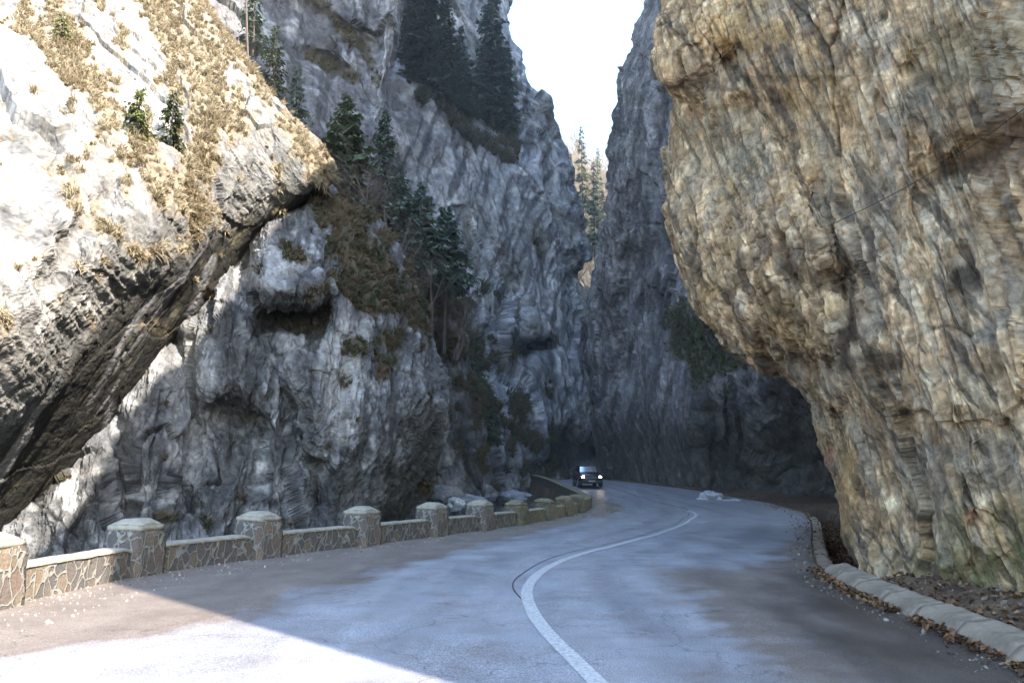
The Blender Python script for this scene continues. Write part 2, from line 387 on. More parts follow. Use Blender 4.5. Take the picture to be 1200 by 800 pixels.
    for _ in range(2):
        sp_[1:-1] = (sp_[:-2]+sp_[1:-1]*2+sp_[2:])/4; sp_[:,1:-1] = (sp_[:,:-2]+sp_[:,1:-1]*2+sp_[:,2:])/4
    SPC['s'] = sp_
    disp, info = shape['disp'](P, PX, PY)
    P = P + nrm*disp[...,None]
    # facing after displacement
    dx = np.gradient(P, axis=1); dy = -np.gradient(P, axis=0); n2 = np.cross(dx, dy); n2 /= (np.linalg.norm(n2, axis=-1, keepdims=True)+1e-9)
    col = color(P, PX, PY, n2, info)
    o = mk(name, P.reshape(-1,3), grid_faces(*P.shape[:2]), mat, smooth=False, cols=col.reshape(-1,3))
    tag(o, kind='structure')
    return o, P, PX, PY, n2
def warp(P, s, a, seed=50):
    return P + a*np.stack([gnoise(P*s, seed), gnoise(P*s, seed+1), gnoise(P*s, seed+2)], -1)
def rockdisp(size, amp, stretch=(1,1,1), seed=0, crack=.5, rid=1.0, terr=0., plate=1.0):
    """multi-scale fractured rock; size = main block metres"""
    st = np.array(stretch[:3], float); shear = stretch[3] if len(stretch)>3 else .25
    def f(P, PX=None, PY=None):
        q = (P+np.stack([shear*P[...,2], 0*P[...,2], 0*P[...,2]], -1))*st
        w = warp(q, 1.1/size, .16*size, 50+seed)
        w = w + .025*size*np.stack([gnoise(q*(7/size), 80+seed), gnoise(q*(7/size), 81+seed), gnoise(q*(7/size), 82+seed)], -1)
        t0, c0, i0 = facet(w/(size*1.9)+3, seed+30)
        t1, c1, i1 = facet(w/(size*.85), seed)
        t2, c2, i2 = facet(w/(size*.36), seed+1)
        t3, c3, i3 = facet(w/(size*.15)+7, seed+2)
        t4, c4, i4 = facet(w/(size*.066)+2, seed+33)
        big = fbm(q/(size*3.2), 3, seed+3)
        rd = ridged(q/(size*.9), 6, seed+4, .62)
        fl = fbm(q*np.array([1,1,.35])/(size*.26), 5, seed+6, .62)   # vertical flutes
        fine = fbm(q/(size*.07), 4, seed+5, .65)
        flat = ss(-.2,.35, gnoise(q/(size*1.9), seed+11))      # smoother slabs alternate with broken zones
        sp = SPC['s']; aw = lambda fs: ss(1.2, 3.5, fs*size/sp)      # no detail finer than the mesh can carry
        t2 = t2*aw(.36); t3 = t3*aw(.15); t4 = t4*aw(.066); fine = fine*aw(.07); fl = fl*aw(.2); rd = rd*(.3+.7*aw(.3))
        k1 = np.exp(-(c1/.02)**2)*ss(-.05,.2,gnoise(q/(size*1.1), seed+8)); k2 = np.exp(-(c2/.035)**2)*flat
        k0 = np.exp(-(c0/.010)**2)*ss(-.15,.1,gnoise(q/(size*1.3)+5, seed+9))
        cr = np.maximum(k0, .8*k1*(.3+.7*flat)); pl = t1*2
        d = amp*(.75*big + .85*t0 + .55*t1*(.45+.55*flat) + (.30*t2 + .15*t3 + .07*t4)*(.25+.75*flat) + rid*.20*rd*(.4+.6*flat) + plate*.22*fl + .07*fine - .25*crack*cr)
        sel = 1.0
        if terr: 
            zz = (P[...,2]*1.0 + .25*P[...,0] + 1.2*gnoise(P/(size*2), seed+9))/size*1.6
            d = d + terr*amp*(np.abs((zz%1)-.5)*2-.5)
        return d, dict(t1=t1, t2=t2, t3=t3, c1=c1, c2=c2, c3=c3, i1=i1, i2=i2, i3=i3, big=big, rd=rd, fine=fine, k1=k1*0, k2=k2*.6, cr=cr, pl=pl, fl=fl)
    return f
def ell(px, py, cx, cy, rx, ry, rot=0, n=0, seed=3, soft=.35):
    a = R(rot); X = (px-cx)*math.cos(a)+(py-cy)*math.sin(a); Yy = -(px-cx)*math.sin(a)+(py-cy)*math.cos(a)
    r = np.sqrt((X/rx)**2+(Yy/ry)**2)
    if n: r = r + n*fbm(np.stack([px/35.,py/35.,px*0+seed],-1), 2, seed)
    return ss(1+soft, 1-soft, r)
def seg(px, py, pts, w, n=0, seed=5):
    best = np.full(px.shape, 1e9)
    if n: 
        q = np.stack([px/38.,py/38.,px*0],-1); px = px+n*fbm(q,2,seed); py = py+n*fbm(q+8,2,seed+1)
    for (x0,y0),(x1,y1) in zip(pts[:-1], pts[1:]):
        dx,dy=x1-x0,y1-y0; t=np.clip(((px-x0)*dx+(py-y0)*dy)/(dx*dx+dy*dy),0,1)
        best = np.minimum(best, np.hypot(px-x0-t*dx, py-y0-t*dy))
    return np.exp(-(best/w)**2)
def aniso(px, py, ang, la, lc, seed, o=4):
    """noise stretched along image angle ang (deg, up-right positive)"""
    a = R(ang); u = px*math.cos(a)-py*math.sin(a); v = px*math.sin(a)+py*math.cos(a)
    return fbm(np.stack([u/la, v/lc, u*0+seed*1.7], -1), o, seed)
def base_col(P, c0, c1, c2, info, seed, s=1.0):
    n = fbm(P*.35*s, 5, seed); m = fbm(P*1.3*s, 4, seed+1)
    c = mix(np.broadcast_to(np.array(c0,float), P.shape), c1, ss(-.35,.35,n)); c = mix(c, c2, ss(.05,.5,m))
    c = c*(.93+.14*info['i2'][...,None])*(.92+.16*info['i1'][...,None])
    c = c*(1-.7*info['k1'][...,None])*(1-.25*info['k2'][...,None])
    c = c*(1+.40*fbm(P*3.1*s,3,seed+2)[...,None])*np.clip(1+.45*info['fine'][...,None],.5,1.5)*np.clip(1+.45*info['fl'][...,None],.55,1.5)*(1-.72*info['cr'][...,None])*(1+.12*np.clip(info['pl'],-1,1)[...,None])
    c = c*np.clip(1.0+.45*info['rd'][...,None]*1.0-.1, .45, 1.4)
    return c

# --- A: near left cliff (sunlit overhang)
A_sil = [(-450,150),(-250,190),(-100,215),(0,236),(45,268),(90,300),(150,342),(190,372),(212,384),(240,356),(290,297),(345,250),(400,207),(470,152),(540,105),(600,62),(640,28),(700,-10)]
def A_L(py): return np.interp(py, [150,212,240,270,300,340,400,440,500,560,700], [420,380,320,262,218,168,104,66,20,-30,-200])   # gray / dark underside border
def A_dent(px, py):
    d = .5*seg(px,py,[(60,330),(150,200),(210,60)],14,8) + .6*seg(px,py,[(150,470),(220,330),(300,250)],9,5)*0
    return d
rdA = rockdisp(2.0, .40, (1,.8,.5,.55), 3, .6, 1.2)
def A_disp(P, px, py):
    d, i = rdA(P)
    un = ss(-25, 25, px-A_L(py))*(py>205)
    st = aniso(px, py, 58, 210, 16, 21)
    d = d*(1-.62*un) + un*.20*st
    lw = ss(-60,60,py-np.interp(px,[-100,0,60,130,200,300,380],[480,430,385,315,262,215,185])); d = d*(1-.35*lw)
    g = aniso(px, py, -55, 150, 15, 23)     # ribs running down-right on the sunny side
    d = d + (1-un)*.08*g
    i['un']=un; i['st']=st; return d, i
def A_veg(px, py, raw=False):
    n = fbm(np.stack([px/26.,py/40.,px*0],-1), 4, 8)
    m = seg(px,py,[(120,-150),(190,10),(235,60)],44) + seg(px,py,[(238,5),(300,90),(372,205)],15)+ .9*seg(px,py,[(70,20),(130,150),(200,235)],36)
    m = m + .85*seg(px,py,[(200,40),(240,120),(230,200)],34)+.8*seg(px,py,[(70,190),(125,270)],18)+.55*seg(px,py,[(250,100),(300,180)],26)+.5*seg(px,py,[(0,200),(40,190)],12)+.5*seg(px,py,[(-100,-100),(60,60)],50)
    m = m + .6*seg(px,py,[(215,240),(225,265)],12)+.8*seg(px,py,[(140,270),(165,300)],7)+.7*seg(px,py,[(0,360),(8,380)],8)
    return (m+1.0*n)*(py<400) if raw else ss(.55,.95, m+1.0*n)*(py<400)
def A_vegm(px, py): return A_veg(px, py, True)
def A_col(P, px, py, n, i):
    c = base_col(P, (.255,.248,.238), (.18,.175,.168), (.34,.33,.315), i, 40, 1.2)
    g = aniso(px, py, -60, 130, 11, 27)
    c = mix(c, (.17,.165,.16), ss(.15,.55,g)*.7)
    low = ss(-120, 60, py-np.interp(px,[-100,0,60,130,200,300,380],[480,430,385,315,262,215,185]))          # grey lower belly, its shade painted into the colour beside water stain
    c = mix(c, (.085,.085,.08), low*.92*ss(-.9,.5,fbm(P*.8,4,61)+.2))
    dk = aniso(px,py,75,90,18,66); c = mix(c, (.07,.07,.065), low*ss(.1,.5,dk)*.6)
    c = mix(c, (.16,.16,.16), ss(90,300,px)*.6*ss(-.5,.4,fbm(P*.5,4,68)))  # right side dimmed in colour for the grazing sun
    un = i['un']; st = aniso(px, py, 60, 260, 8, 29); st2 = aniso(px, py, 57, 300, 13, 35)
    u = mix(np.broadcast_to(np.array([.040,.038,.030]), P.shape), (.085,.078,.055), ss(-.2,.4,st)); u = mix(u, (.02,.02,.018), ss(.1,.5,i['rd']))  # dark streaked underside; the overhang's shade is in this colour too
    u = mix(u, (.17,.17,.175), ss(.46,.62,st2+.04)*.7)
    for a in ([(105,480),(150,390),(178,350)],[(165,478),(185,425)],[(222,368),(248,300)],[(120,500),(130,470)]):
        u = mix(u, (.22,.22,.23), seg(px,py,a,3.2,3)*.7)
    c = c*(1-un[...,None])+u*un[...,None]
    v = A_veg(px, py); v2 = ss(.25,.95, A_vegm(px,py)); c = mix(c, (.26,.205,.13), v2*.75)
    return c
A_ctrl = [(-300,-450,34),(-300,0,20),(-300,300,13),(-300,700,17),(0,0,24),(0,200,17.5),(0,300,15.6),(0,380,14.9),(0,440,15.4),(0,640,22),(0,540,18.8),(100,200,19.2),(100,300,17.2),(100,400,18.8),(100,520,23),(60,600,23.5),
 (235,0,30),(300,90,27),(200,150,22.5),(200,300,20.8),(150,470,24),(382,210,26),(340,250,26.5),(290,290,26.5),(205,400,24.8),(120,440,21),(190,350,22.6),(240,300,24),(150,-450,44),(0,-300,34),(80,0,25)]
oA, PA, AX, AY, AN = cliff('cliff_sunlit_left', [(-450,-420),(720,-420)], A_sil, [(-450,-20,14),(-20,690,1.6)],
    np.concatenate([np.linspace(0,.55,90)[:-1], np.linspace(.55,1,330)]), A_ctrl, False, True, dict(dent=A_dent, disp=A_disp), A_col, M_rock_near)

# --- B: buttress below and behind it, with a cave and a grassy shoulder
B_sil = [(150,330),(190,384),(235,396),(270,438),(300,468),(330,490),(365,500),(400,506),(440,516),(475,520),(520,512),(560,505),(600,480),(640,460),(720,455)]
def B_dent(px, py):
    d = 1.5*ell(px,py,344,372,38,20,-12,.5,4,soft=.7) + .8*ell(px,py,352,395,30,26,0,.2,4)
    d = d + 2.6*ss(430,515,px+.35*(py-560))*ss(455,600,py) + 1.0*ss(380,470,px)*ss(520,620,py)
    d = d + 1.7*seg(px,py,[(285,300),(318,420),(372,590)],16,8) + .9*seg(px,py,[(250,480),(300,500),(300,560)],14,6) + 1.5*seg(px,py,[(205,400),(230,520),(215,600)],16,8) + 1.0*seg(px,py,[(140,500),(150,640)],14,8)
    d = d - .8*seg(px,py,[(300,330),(345,345),(375,335)],12,5)
    d = d + .9*ell(px,py,262,520,22,60,8,.3,9)
    return d
rdB = rockdisp(2.3, .50, (1,1,.5,.15), 13, .6, 1.2)
def B_disp(P, px, py):
    d, i = rdB(P); g = aniso(px, py, 80, 150, 20, 43); return d+.2*g, i
def B_veg(px, py):
    n = fbm(np.stack([px/30.,py/30.,px*0],-1), 4, 18)
    m = seg(px,py,[(395,250),(420,300),(470,350)],38)+.7*seg(px,py,[(420,330),(450,420)],30)+.8*seg(px,py,[(330,290),(380,320)],14)+.5*seg(px,py,[(485,340),(505,440)],12)
    return ss(.5,1.0, m+1.0*n)
def B_col(P, px, py, n, i):
    c = base_col(P, (.14,.145,.155), (.085,.088,.095), (.22,.225,.235), i, 70, 1.1)
    g = aniso(px, py, 82, 140, 14, 47); c = mix(c, (.08,.08,.082), ss(.08,.45,g)*.75)
    c = mix(c, (.42,.42,.42), ell(px,py,400,430,26,70,10,.5,5)*.55); c = mix(c, (.40,.40,.40), ell(px,py,225,470,30,80,0,.6,8)*.45); c = mix(c, (.45,.45,.45), ell(px,py,320,310,34,28,0,.6,9)*.6)
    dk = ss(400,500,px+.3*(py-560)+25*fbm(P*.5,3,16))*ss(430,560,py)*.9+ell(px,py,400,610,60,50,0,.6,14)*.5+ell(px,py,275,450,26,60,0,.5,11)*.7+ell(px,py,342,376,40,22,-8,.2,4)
    c = mix(c, (.035,.034,.030), np.clip(dk,0,1)*.85)  # deep shadow of undercut and cave put into the rock colour
    v = B_veg(px, py); c = mix(c, (.085,.075,.045), v*.85)
    c = mix(c, (.10,.055,.035), v*ss(0,.5,fbm(P*1.7,3,19))*.5)
    return c
B_ctrl = [(385,235,28),(440,270,30),(490,330,31),(505,400,30),(518,470,29),(505,560,29.5),(470,660,28.5),(300,300,25.5),(370,310,25),(340,340,24),(300,400,24.5),(400,400,25.5),(430,330,27.5),
 (250,450,24),(420,480,26),(300,520,24.5),(420,600,27),(200,600,23),(100,640,21.5),(300,660,24.5),(-60,660,21),(240,380,25),(330,170,34),(200,300,28),(100,460,24)]
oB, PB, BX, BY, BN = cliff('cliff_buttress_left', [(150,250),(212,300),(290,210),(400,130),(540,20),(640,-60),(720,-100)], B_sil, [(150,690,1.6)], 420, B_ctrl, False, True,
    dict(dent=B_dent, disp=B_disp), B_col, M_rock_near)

# --- C: shaded wall behind, with a pale rib
C_sil = [(-450,486),(-100,476),(0,473),(50,470),(85,464),(140,452),(190,463),(250,476),(300,500),(350,528),(400,542),(470,560),(560,575),(660,590)]
def C_dent(px, py):
    d = 2.0*seg(px,py,[(360,0),(395,110),(432,260)],16,6) + 1.6*seg(px,py,[(300,-100),(350,60),(345,150)],18,6) - 3.0*seg(px,py,[(455,-200),(458,60),(446,150)],12,2)
    return d + 1.6*seg(px,py,[(365,60),(420,90)],5,3)+1.6*seg(px,py,[(375,15),(430,50)],5,3)
rdC = rockdisp(4.0, .85, (1,.7,.36,.15), 23, .5, 1.1)
def C_veg(px, py):
    n = fbm(np.stack([px/26.,py/26.,px*0],-1), 4, 28)
    m = seg(px,py,[(370,65),(420,92)],6,2)+seg(px,py,[(360,-10),(425,50),(440,90)],8,2)+.9*seg(px,py,[(400,230),(460,300),(520,380)],30)+.7*seg(px,py,[(280,80),(330,150)],30)+.5*seg(px,py,[(540,430),(560,560)],40)
    return ss(.4,.85,m+.7*n)
def C_col(P, px, py, n, i):
    c = base_col(P, (.19,.187,.20), (.125,.122,.132), (.25,.25,.26), i, 90, .5)
    c = mix(c, (.46,.46,.47), seg(px,py,[(462,-20),(456,50),(447,130),(452,210)],8,4)*.75)
    c = mix(c, (.045,.045,.045), ss(.1,.5,aniso(px,py,84,130,13,97))*.6)
    v = C_veg(px,py); c = mix(c, (.07,.06,.035), v*.85); return c
C_ctrl = [(100,-450,60),(250,0,43),(470,0,54),(470,-450,75),(460,130,52),(330,100,41),(300,200,38),(400,200,42),(480,270,46),(500,350,47),(545,420,52),(560,520,54),(590,640,54),(400,400,42),(400,640,44)]
oC, PC, CX, CY, CN = cliff('cliff_shaded_wall', [(-450,60),(0,150),(200,230),(400,300),(660,340)], C_sil, [(-450,-20,14),(-20,660,1.8)], 240, C_ctrl, False, True,
    dict(dent=C_dent, disp=lambda P,px,py: rdC(P)), C_col, M_rock_mid, fold_d=14)

# --- D: big central face
D_sil = [(-450,560),(-200,582),(0,596),(40,602),(60,612),(100,624),(120,640),(150,645),(190,658),(205,668),(240,672),(275,688),(300,691),(318,680),(345,683),(365,690),(390,700),(440,704),(500,704),(545,700),(640,700)]
def D_ledge(px): return np.interp(px, [380,470,520,550,580,620,660], [60,86,118,150,165,190,230])
def D_dent(px, py):
    up = ss(10,-14, py-D_ledge(px))*ss(640,590,px)
    d = 9*up
    d = d + 6*ell(px,py,612,408,34,12,-6,.35,4,soft=.5)+3*ell(px,py,596,425,22,16,0,.2,4)
    d = d + 5*ell(px,py,672,525,26,22,0,.3,5)+4*ell(px,py,640,545,24,12,0,.3,5) + 3*seg(px,py,[(672,300),(676,340)],5,2)
    d = d + 2.2*seg(px,py,[(545,180),(560,260),(600,330),(606,400)],8,6)+2*seg(px,py,[(640,150),(655,260),(668,330)],6,5)
    return d
rdD = rockdisp(3.8, 1.0, (1,.8,.45,.3), 33, .6, 1.3, .1)
def D_veg(px, py):
    n = fbm(np.stack([px/24.,py/24.,px*0],-1), 4, 38)
    m = seg(px,py,[(490,100),(550,158),(600,175)],12)+.5*seg(px,py,[(545,400),(600,500),(640,540)],44)+.4*seg(px,py,[(530,330),(570,340)],20)+.35*seg(px,py,[(600,300),(650,290)],12)+.3*seg(px,py,[(500,420),(560,560)],60)
    return ss(.45,.9,m+.7*n)
def D_col(P, px, py, n, i):
    c = base_col(P, (.29,.30,.335), (.20,.205,.225), (.44,.455,.49), i, 110, .45)
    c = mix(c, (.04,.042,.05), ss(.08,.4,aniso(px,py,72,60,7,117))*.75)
    c = mix(c, (.44,.46,.50), ss(.15,.5,aniso(px,py,78,90,9,119))*.5)
    c = mix(c, (.16,.15,.12), ss(.25,.6,fbm(P*.16,3,121))*.5)
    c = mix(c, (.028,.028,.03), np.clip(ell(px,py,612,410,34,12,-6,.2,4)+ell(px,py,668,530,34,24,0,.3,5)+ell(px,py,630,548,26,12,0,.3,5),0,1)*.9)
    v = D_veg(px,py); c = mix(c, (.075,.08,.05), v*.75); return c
D_ctrl = [(380,-450,110),(480,150,66),(690,300,80),(600,300,73),(520,300,66),(600,400,72),(560,500,62),(640,500,72),(688,540,80),(550,140,73),(470,85,68),(595,0,82),(480,0,72),(500,-250,90),(580,-450,105),(650,200,79),(690,620,80),(560,620,60),(400,620,58),(400,300,60)]
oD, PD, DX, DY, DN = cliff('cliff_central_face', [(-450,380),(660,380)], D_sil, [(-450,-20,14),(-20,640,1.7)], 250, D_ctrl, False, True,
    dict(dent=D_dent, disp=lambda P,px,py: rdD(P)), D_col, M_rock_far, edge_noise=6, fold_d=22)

# --- E: dark wall right of the gap
E_sil = [(-450,812),(-100,768),(0,753),(35,741),(60,737),(110,722),(150,717),(180,712),(250,711),(300,704),(345,697),(380,689),(440,693),(500,695),(560,698),(620,698)]
def E_dent(px, py):
    d = 4.5*ss(470,560, py+.35*np.abs(px-740)*ss(740,700,px) - .12*(px-740)*0)*ss(690,720,px)*.8
    d = d + 1.6*seg(px,py,[(778,30),(782,150),(775,300)],16,6)+ 2*seg(px,py,[(742,300),(735,440)],14,6)
    d = d - 2.0*seg(px,py,[(790,360),(870,370),(940,440)],20,6) + 2.5*ell(px,py,890,520,60,60,0,.3,5)
    return d
rdE = rockdisp(3.4, .75, (1,.6,.36,.1), 43, .6, 1.0)
def E_veg(px, py):
    n = fbm(np.stack([px/24.,py/24.,px*0],-1), 4, 48)
    m = 1.0*ell(px,py,830,395,55,42,20,.3,6)+.5*seg(px,py,[(800,460),(870,440)],16)+.3*ell(px,py,770,130,30,40)
    return ss(.5,.9,m+.7*n)
def E_col(P, px, py, n, i):
    c = base_col(P, (.20,.185,.185), (.135,.125,.125), (.28,.265,.265), i, 130, .6)
    c = mix(c, (.05,.047,.047), ss(.1,.5,aniso(px,py,76,90,10,137))*.6)
    c = mix(c, (.34,.34,.37), ss(.2,.55,aniso(px,py,80,100,12,139))*.35)
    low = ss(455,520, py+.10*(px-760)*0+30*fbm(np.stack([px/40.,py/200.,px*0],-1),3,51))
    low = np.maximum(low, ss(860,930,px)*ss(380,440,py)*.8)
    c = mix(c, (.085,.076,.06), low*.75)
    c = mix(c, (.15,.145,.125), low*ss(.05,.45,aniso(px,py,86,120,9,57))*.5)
    v = E_veg(px,py); c = mix(c, (.10,.10,.055), v*.7); return c
E_ctrl = [(752,0,64),(712,200,66),(700,380,72),(700,560,76),(760,200,60),(800,50,54),(760,400,61),(765,560,59),(850,380,50),(850,500,50),(850,572,51),(975,583,45),(975,450,42),(1080,570,39),(1080,300,38),(850,0,48),(812,-450,80),(1080,-450,56),(1080,0,42)]
oE, PE, EX, EY, EN = cliff('cliff_shaded_right', E_sil, [(-450,1100),(620,1100)], [(-450,-20,14),(-20,620,1.8)], 340, E_ctrl, True, False,
    dict(dent=E_dent, disp=lambda P,px,py: rdE(P)), E_col, M_rock_mid, edge_noise=6, fold_d=25)

# --- F: tan overhang close on the right
F_sil = [(-500,830),(-200,782),(0,776),(30,771),(70,766),(88,770),(96,786),(110,793),(150,788),(185,784),(240,788),(285,790),(315,800),(340,812),(370,832),(395,850),(415,872),(435,905),(455,938),(480,951),(510,958),(560,974),(600,985),(640,994),(660,1003),(720,1012),(1100,1040)]
def F_dent(px, py):
    d = .6*ss(85,130, py - .02*(px-780))*ell(px,py,830,150,75,70,0,.2,4,soft=.7)
    d = d + .55*seg(px,py,[(835,95),(860,60)],16,6)
    d = d + .4*seg(px,py,[(1006,330),(1003,420),(1040,560),(1070,650)],22,6) + .35*ell(px,py,965,325,34,24,30,.3,6,soft=.8)
    d = d + .45*seg(px,py,[(1110,200),(1160,175),(1230,140)],20,10) + .18*seg(px,py,[(1130,345),(1126,300)],12,5)
    d = d + .45*seg(px,py,[(850,60),(925,170),(1000,320)],17,9) + .15*seg(px,py,[(1070,60),(1080,240)],14,8)
    d = d + .2*seg(px,py,[(820,280),(880,330),(930,345)],24,6) + .45*seg(px,py,[(890,400),(985,430)],14,7)
    d = d - .4*seg(px,py,[(1050,60),(1060,200),(1090,420),(1120,640)],34,14) - .15*seg(px,py,[(925,190),(960,300)],26,6)
    d = d + .8*ell(px,py,990,525,18,66,8,.35,6,soft=.7)
    return d
rdF = rockdisp(1.7, .215, (1,.8,.36,.14), 53, 1.0, 1.0)
def F_disp(P, px, py):
    d, i = rdF(P); g = aniso(px, py, -70, 200, 15, 143); i['g']=g; d = d*(1-.38*ss(960,1080,px+.15*(400-py)))+.05*aniso(px,py,-74,120,6,144)
    t, c, idd = facet(warp(P, 3., .12)/.42, 75); t = t*ss(1.2,3.5,.42/SPC['s']); c = c*ss(1.2,3.5,.42/SPC['s'])
    rough = ell(px,py,900,330,130,150,20,.4,6)
    i['ro']=rough; i['c4']=c
    return d + .10*g + rough*.045*(t+ss(0,.2,c)), i
def F_col(P, px, py, n, i):
    c = base_col(P, (.385,.27,.158), (.28,.185,.10), (.45,.345,.22), i, 150, 1.6)
    oc = fbm(P*.55, 4, 151); c = mix(c, (.42,.27,.11), ss(.05,.5,oc)*.62*ss(1050,880,px))
    c = mix(c, (.25,.22,.18), ss(.1,.5,fbm(P*.8+5,4,152))*.5)
    st = aniso(px, py, -70, 190, 11, 153); c = mix(c, (.44,.37,.275), ss(.12,.5,st)*ss(900,1050,px)*.55)
    dk = aniso(px, py, -62, 60, 9, 155); c = mix(c, (.075,.058,.042), ss(.2,.5,dk)*.75); st3 = aniso(px,py,-73,150,3.2,158); c = c*(1+.38*np.clip(st3,-1,1)[...,None]); st4 = aniso(px,py,35,60,4,159); c = c*(1+.16*np.clip(st4,-1,1)[...,None])
    gr = ell(px,py,850,170,50,60,0,.5,7); c = mix(c, (.20,.175,.125), gr*.45)
    c = mix(c, (.18,.145,.075), ell(px,py,1150,60,90,50,-10,.6,8)*.45)
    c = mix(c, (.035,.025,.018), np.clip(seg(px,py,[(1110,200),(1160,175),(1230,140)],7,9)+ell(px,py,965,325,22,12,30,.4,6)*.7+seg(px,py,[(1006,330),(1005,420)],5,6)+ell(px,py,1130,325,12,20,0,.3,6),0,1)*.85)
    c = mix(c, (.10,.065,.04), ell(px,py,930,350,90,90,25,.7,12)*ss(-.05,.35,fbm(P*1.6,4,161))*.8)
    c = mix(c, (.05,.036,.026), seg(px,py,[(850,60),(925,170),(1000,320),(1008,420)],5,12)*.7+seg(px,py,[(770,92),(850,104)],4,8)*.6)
    c = mix(c, (.14,.08,.045), ell(px,py,1200,170,60,30,-25,.4,7)*.6)
    ms = ss(560,700,py)*ss(1020,1130,px)*ss(-.4,.4,aniso(px,py,88,90,16,157)+.1); c = mix(c, (.15,.155,.055), ms*.75)
    c = mix(c, (.45,.22,.14), ell(px,py,1130,608,8,10,0,.4,6)*.6+ell(px,py,975,540,6,26,6,.3,6)*.6)
    c = mix(c, (.36,.22,.09), ell(px,py,1000,580,14,60,4,.3,6)*.6)
    return c
F_ctrl = [(1010,655,15.0),(1060,670,12.9),(1200,705,10.0),(1600,790,7.3),(2400,900,3.9),(985,600,16.6),(960,510,17.4),(940,455,17.8),(868,410,18.2),(830,370,18.6),(790,290,19.2),(785,180,19),(770,60,17.4),(776,0,17.8),
 (850,200,16.3),(900,350,15),(950,300,13.8),(1000,450,13.4),(1000,200,12.8),(1000,50,12.6),(1100,100,10.8),(1100,350,10.8),(1100,550,11.2),(1200,50,9),(1200,200,9.1),(1200,400,9.3),(1200,600,9.7),
 (1600,0,6.4),(1600,400,6.5),(2400,100,4.1),(2400,500,4.1),(1000,-500,24),(1400,-500,14),(830,-500,32),(1010,1000,14),(1200,1000,9)]
F_t = np.concatenate([np.linspace(0,.32,620)[:-1], np.linspace(.32,1,110)])
oF, PF, FX, FY, FN = cliff('cliff_tan_overhang', F_sil, [(-500,2300),(1100,2300)], [(-500,-20,12),(-20,730,1.5),(740,1100,20)], F_t, F_ctrl, True, False,
    dict(dent=F_dent, disp=F_disp), F_col, M_rock_tan, edge_noise=5, fold_d=9, arcw=.22)

# --- unseen mountain behind the overhang: added, rim shaped to cast the gorge shadow
my = np.concatenate([np.arange(-3.2, 14, .3), np.arange(14, 175, 1.0)]); mx = np.concatenate([np.linspace(0,1,14)**1.6*6, np.array([9,14,22,34,50,70])])
rim = np.interp(my, [-3.2,-2.1,-1.7,1.8,3.5,6.7,9.3,12,14,18,24,40,80,96,140,175],[0,0,18,20.5,22.5,25,27,30,38,60,80,95,95,66,60,40])
x0 = np.interp(my, [-3.2,0,8,14,20,40,60,92,120,175],[7.6,7.6,8.3,9.2,12,20,26,30,42,60])
Xm = x0[:,None]+mx[None]; Ym = np.repeat(my[:,None], len(mx), 1)
Zm = -1+ (rim[:,None]+1)*ss(-.02, .1, (mx/6)[None]) * (1+0*Xm)
Pm = np.stack([Xm,Ym,Zm],-1); Pm = Pm + .5*np.stack([gnoise(Pm*.3,1), gnoise(Pm*.3,2)*.6, gnoise(Pm*.3,3)],-1)
mc = mix(np.broadcast_to(np.array([.33,.28,.21]), Pm.shape), (.2,.19,.15), ss(-.3,.3,fbm(Pm*.4,3,5)))
tag(mk('unseen_shadow_mountain', Pm.reshape(-1,3), grid_faces(*Pm.shape[:2]), M_rock_mid, smooth=True, cols=mc.reshape(-1,3)), kind='structure')

# --- G: far wooded slope in the gap
def G_col(P, px, py, n, i):
    c = base_col(P, (.13,.115,.085), (.09,.08,.065), (.17,.15,.12), i, 170, .2); return mix(c, (.10,.11,.08), ss(0,.5,fbm(P*.1,3,4))*.6)
rdG = rockdisp(7, 1.6, (1,1,1), 63, .2, 1.)
G_ctrl = [(600,150,190),(740,235,190),(670,260,165),(670,400,125),(670,560,95),(600,560,92),(760,560,100)]
oG, PG, GX, GY, GN = cliff('wooded_slope', [(150,560),(620,560)], [(150,800),(620,800)], [(198,620,4)], 70, G_ctrl, False, False,
    dict(dent=lambda a,b: 0*a, disp=lambda P,px,py: rdG(P)), G_col, M_rock_far)

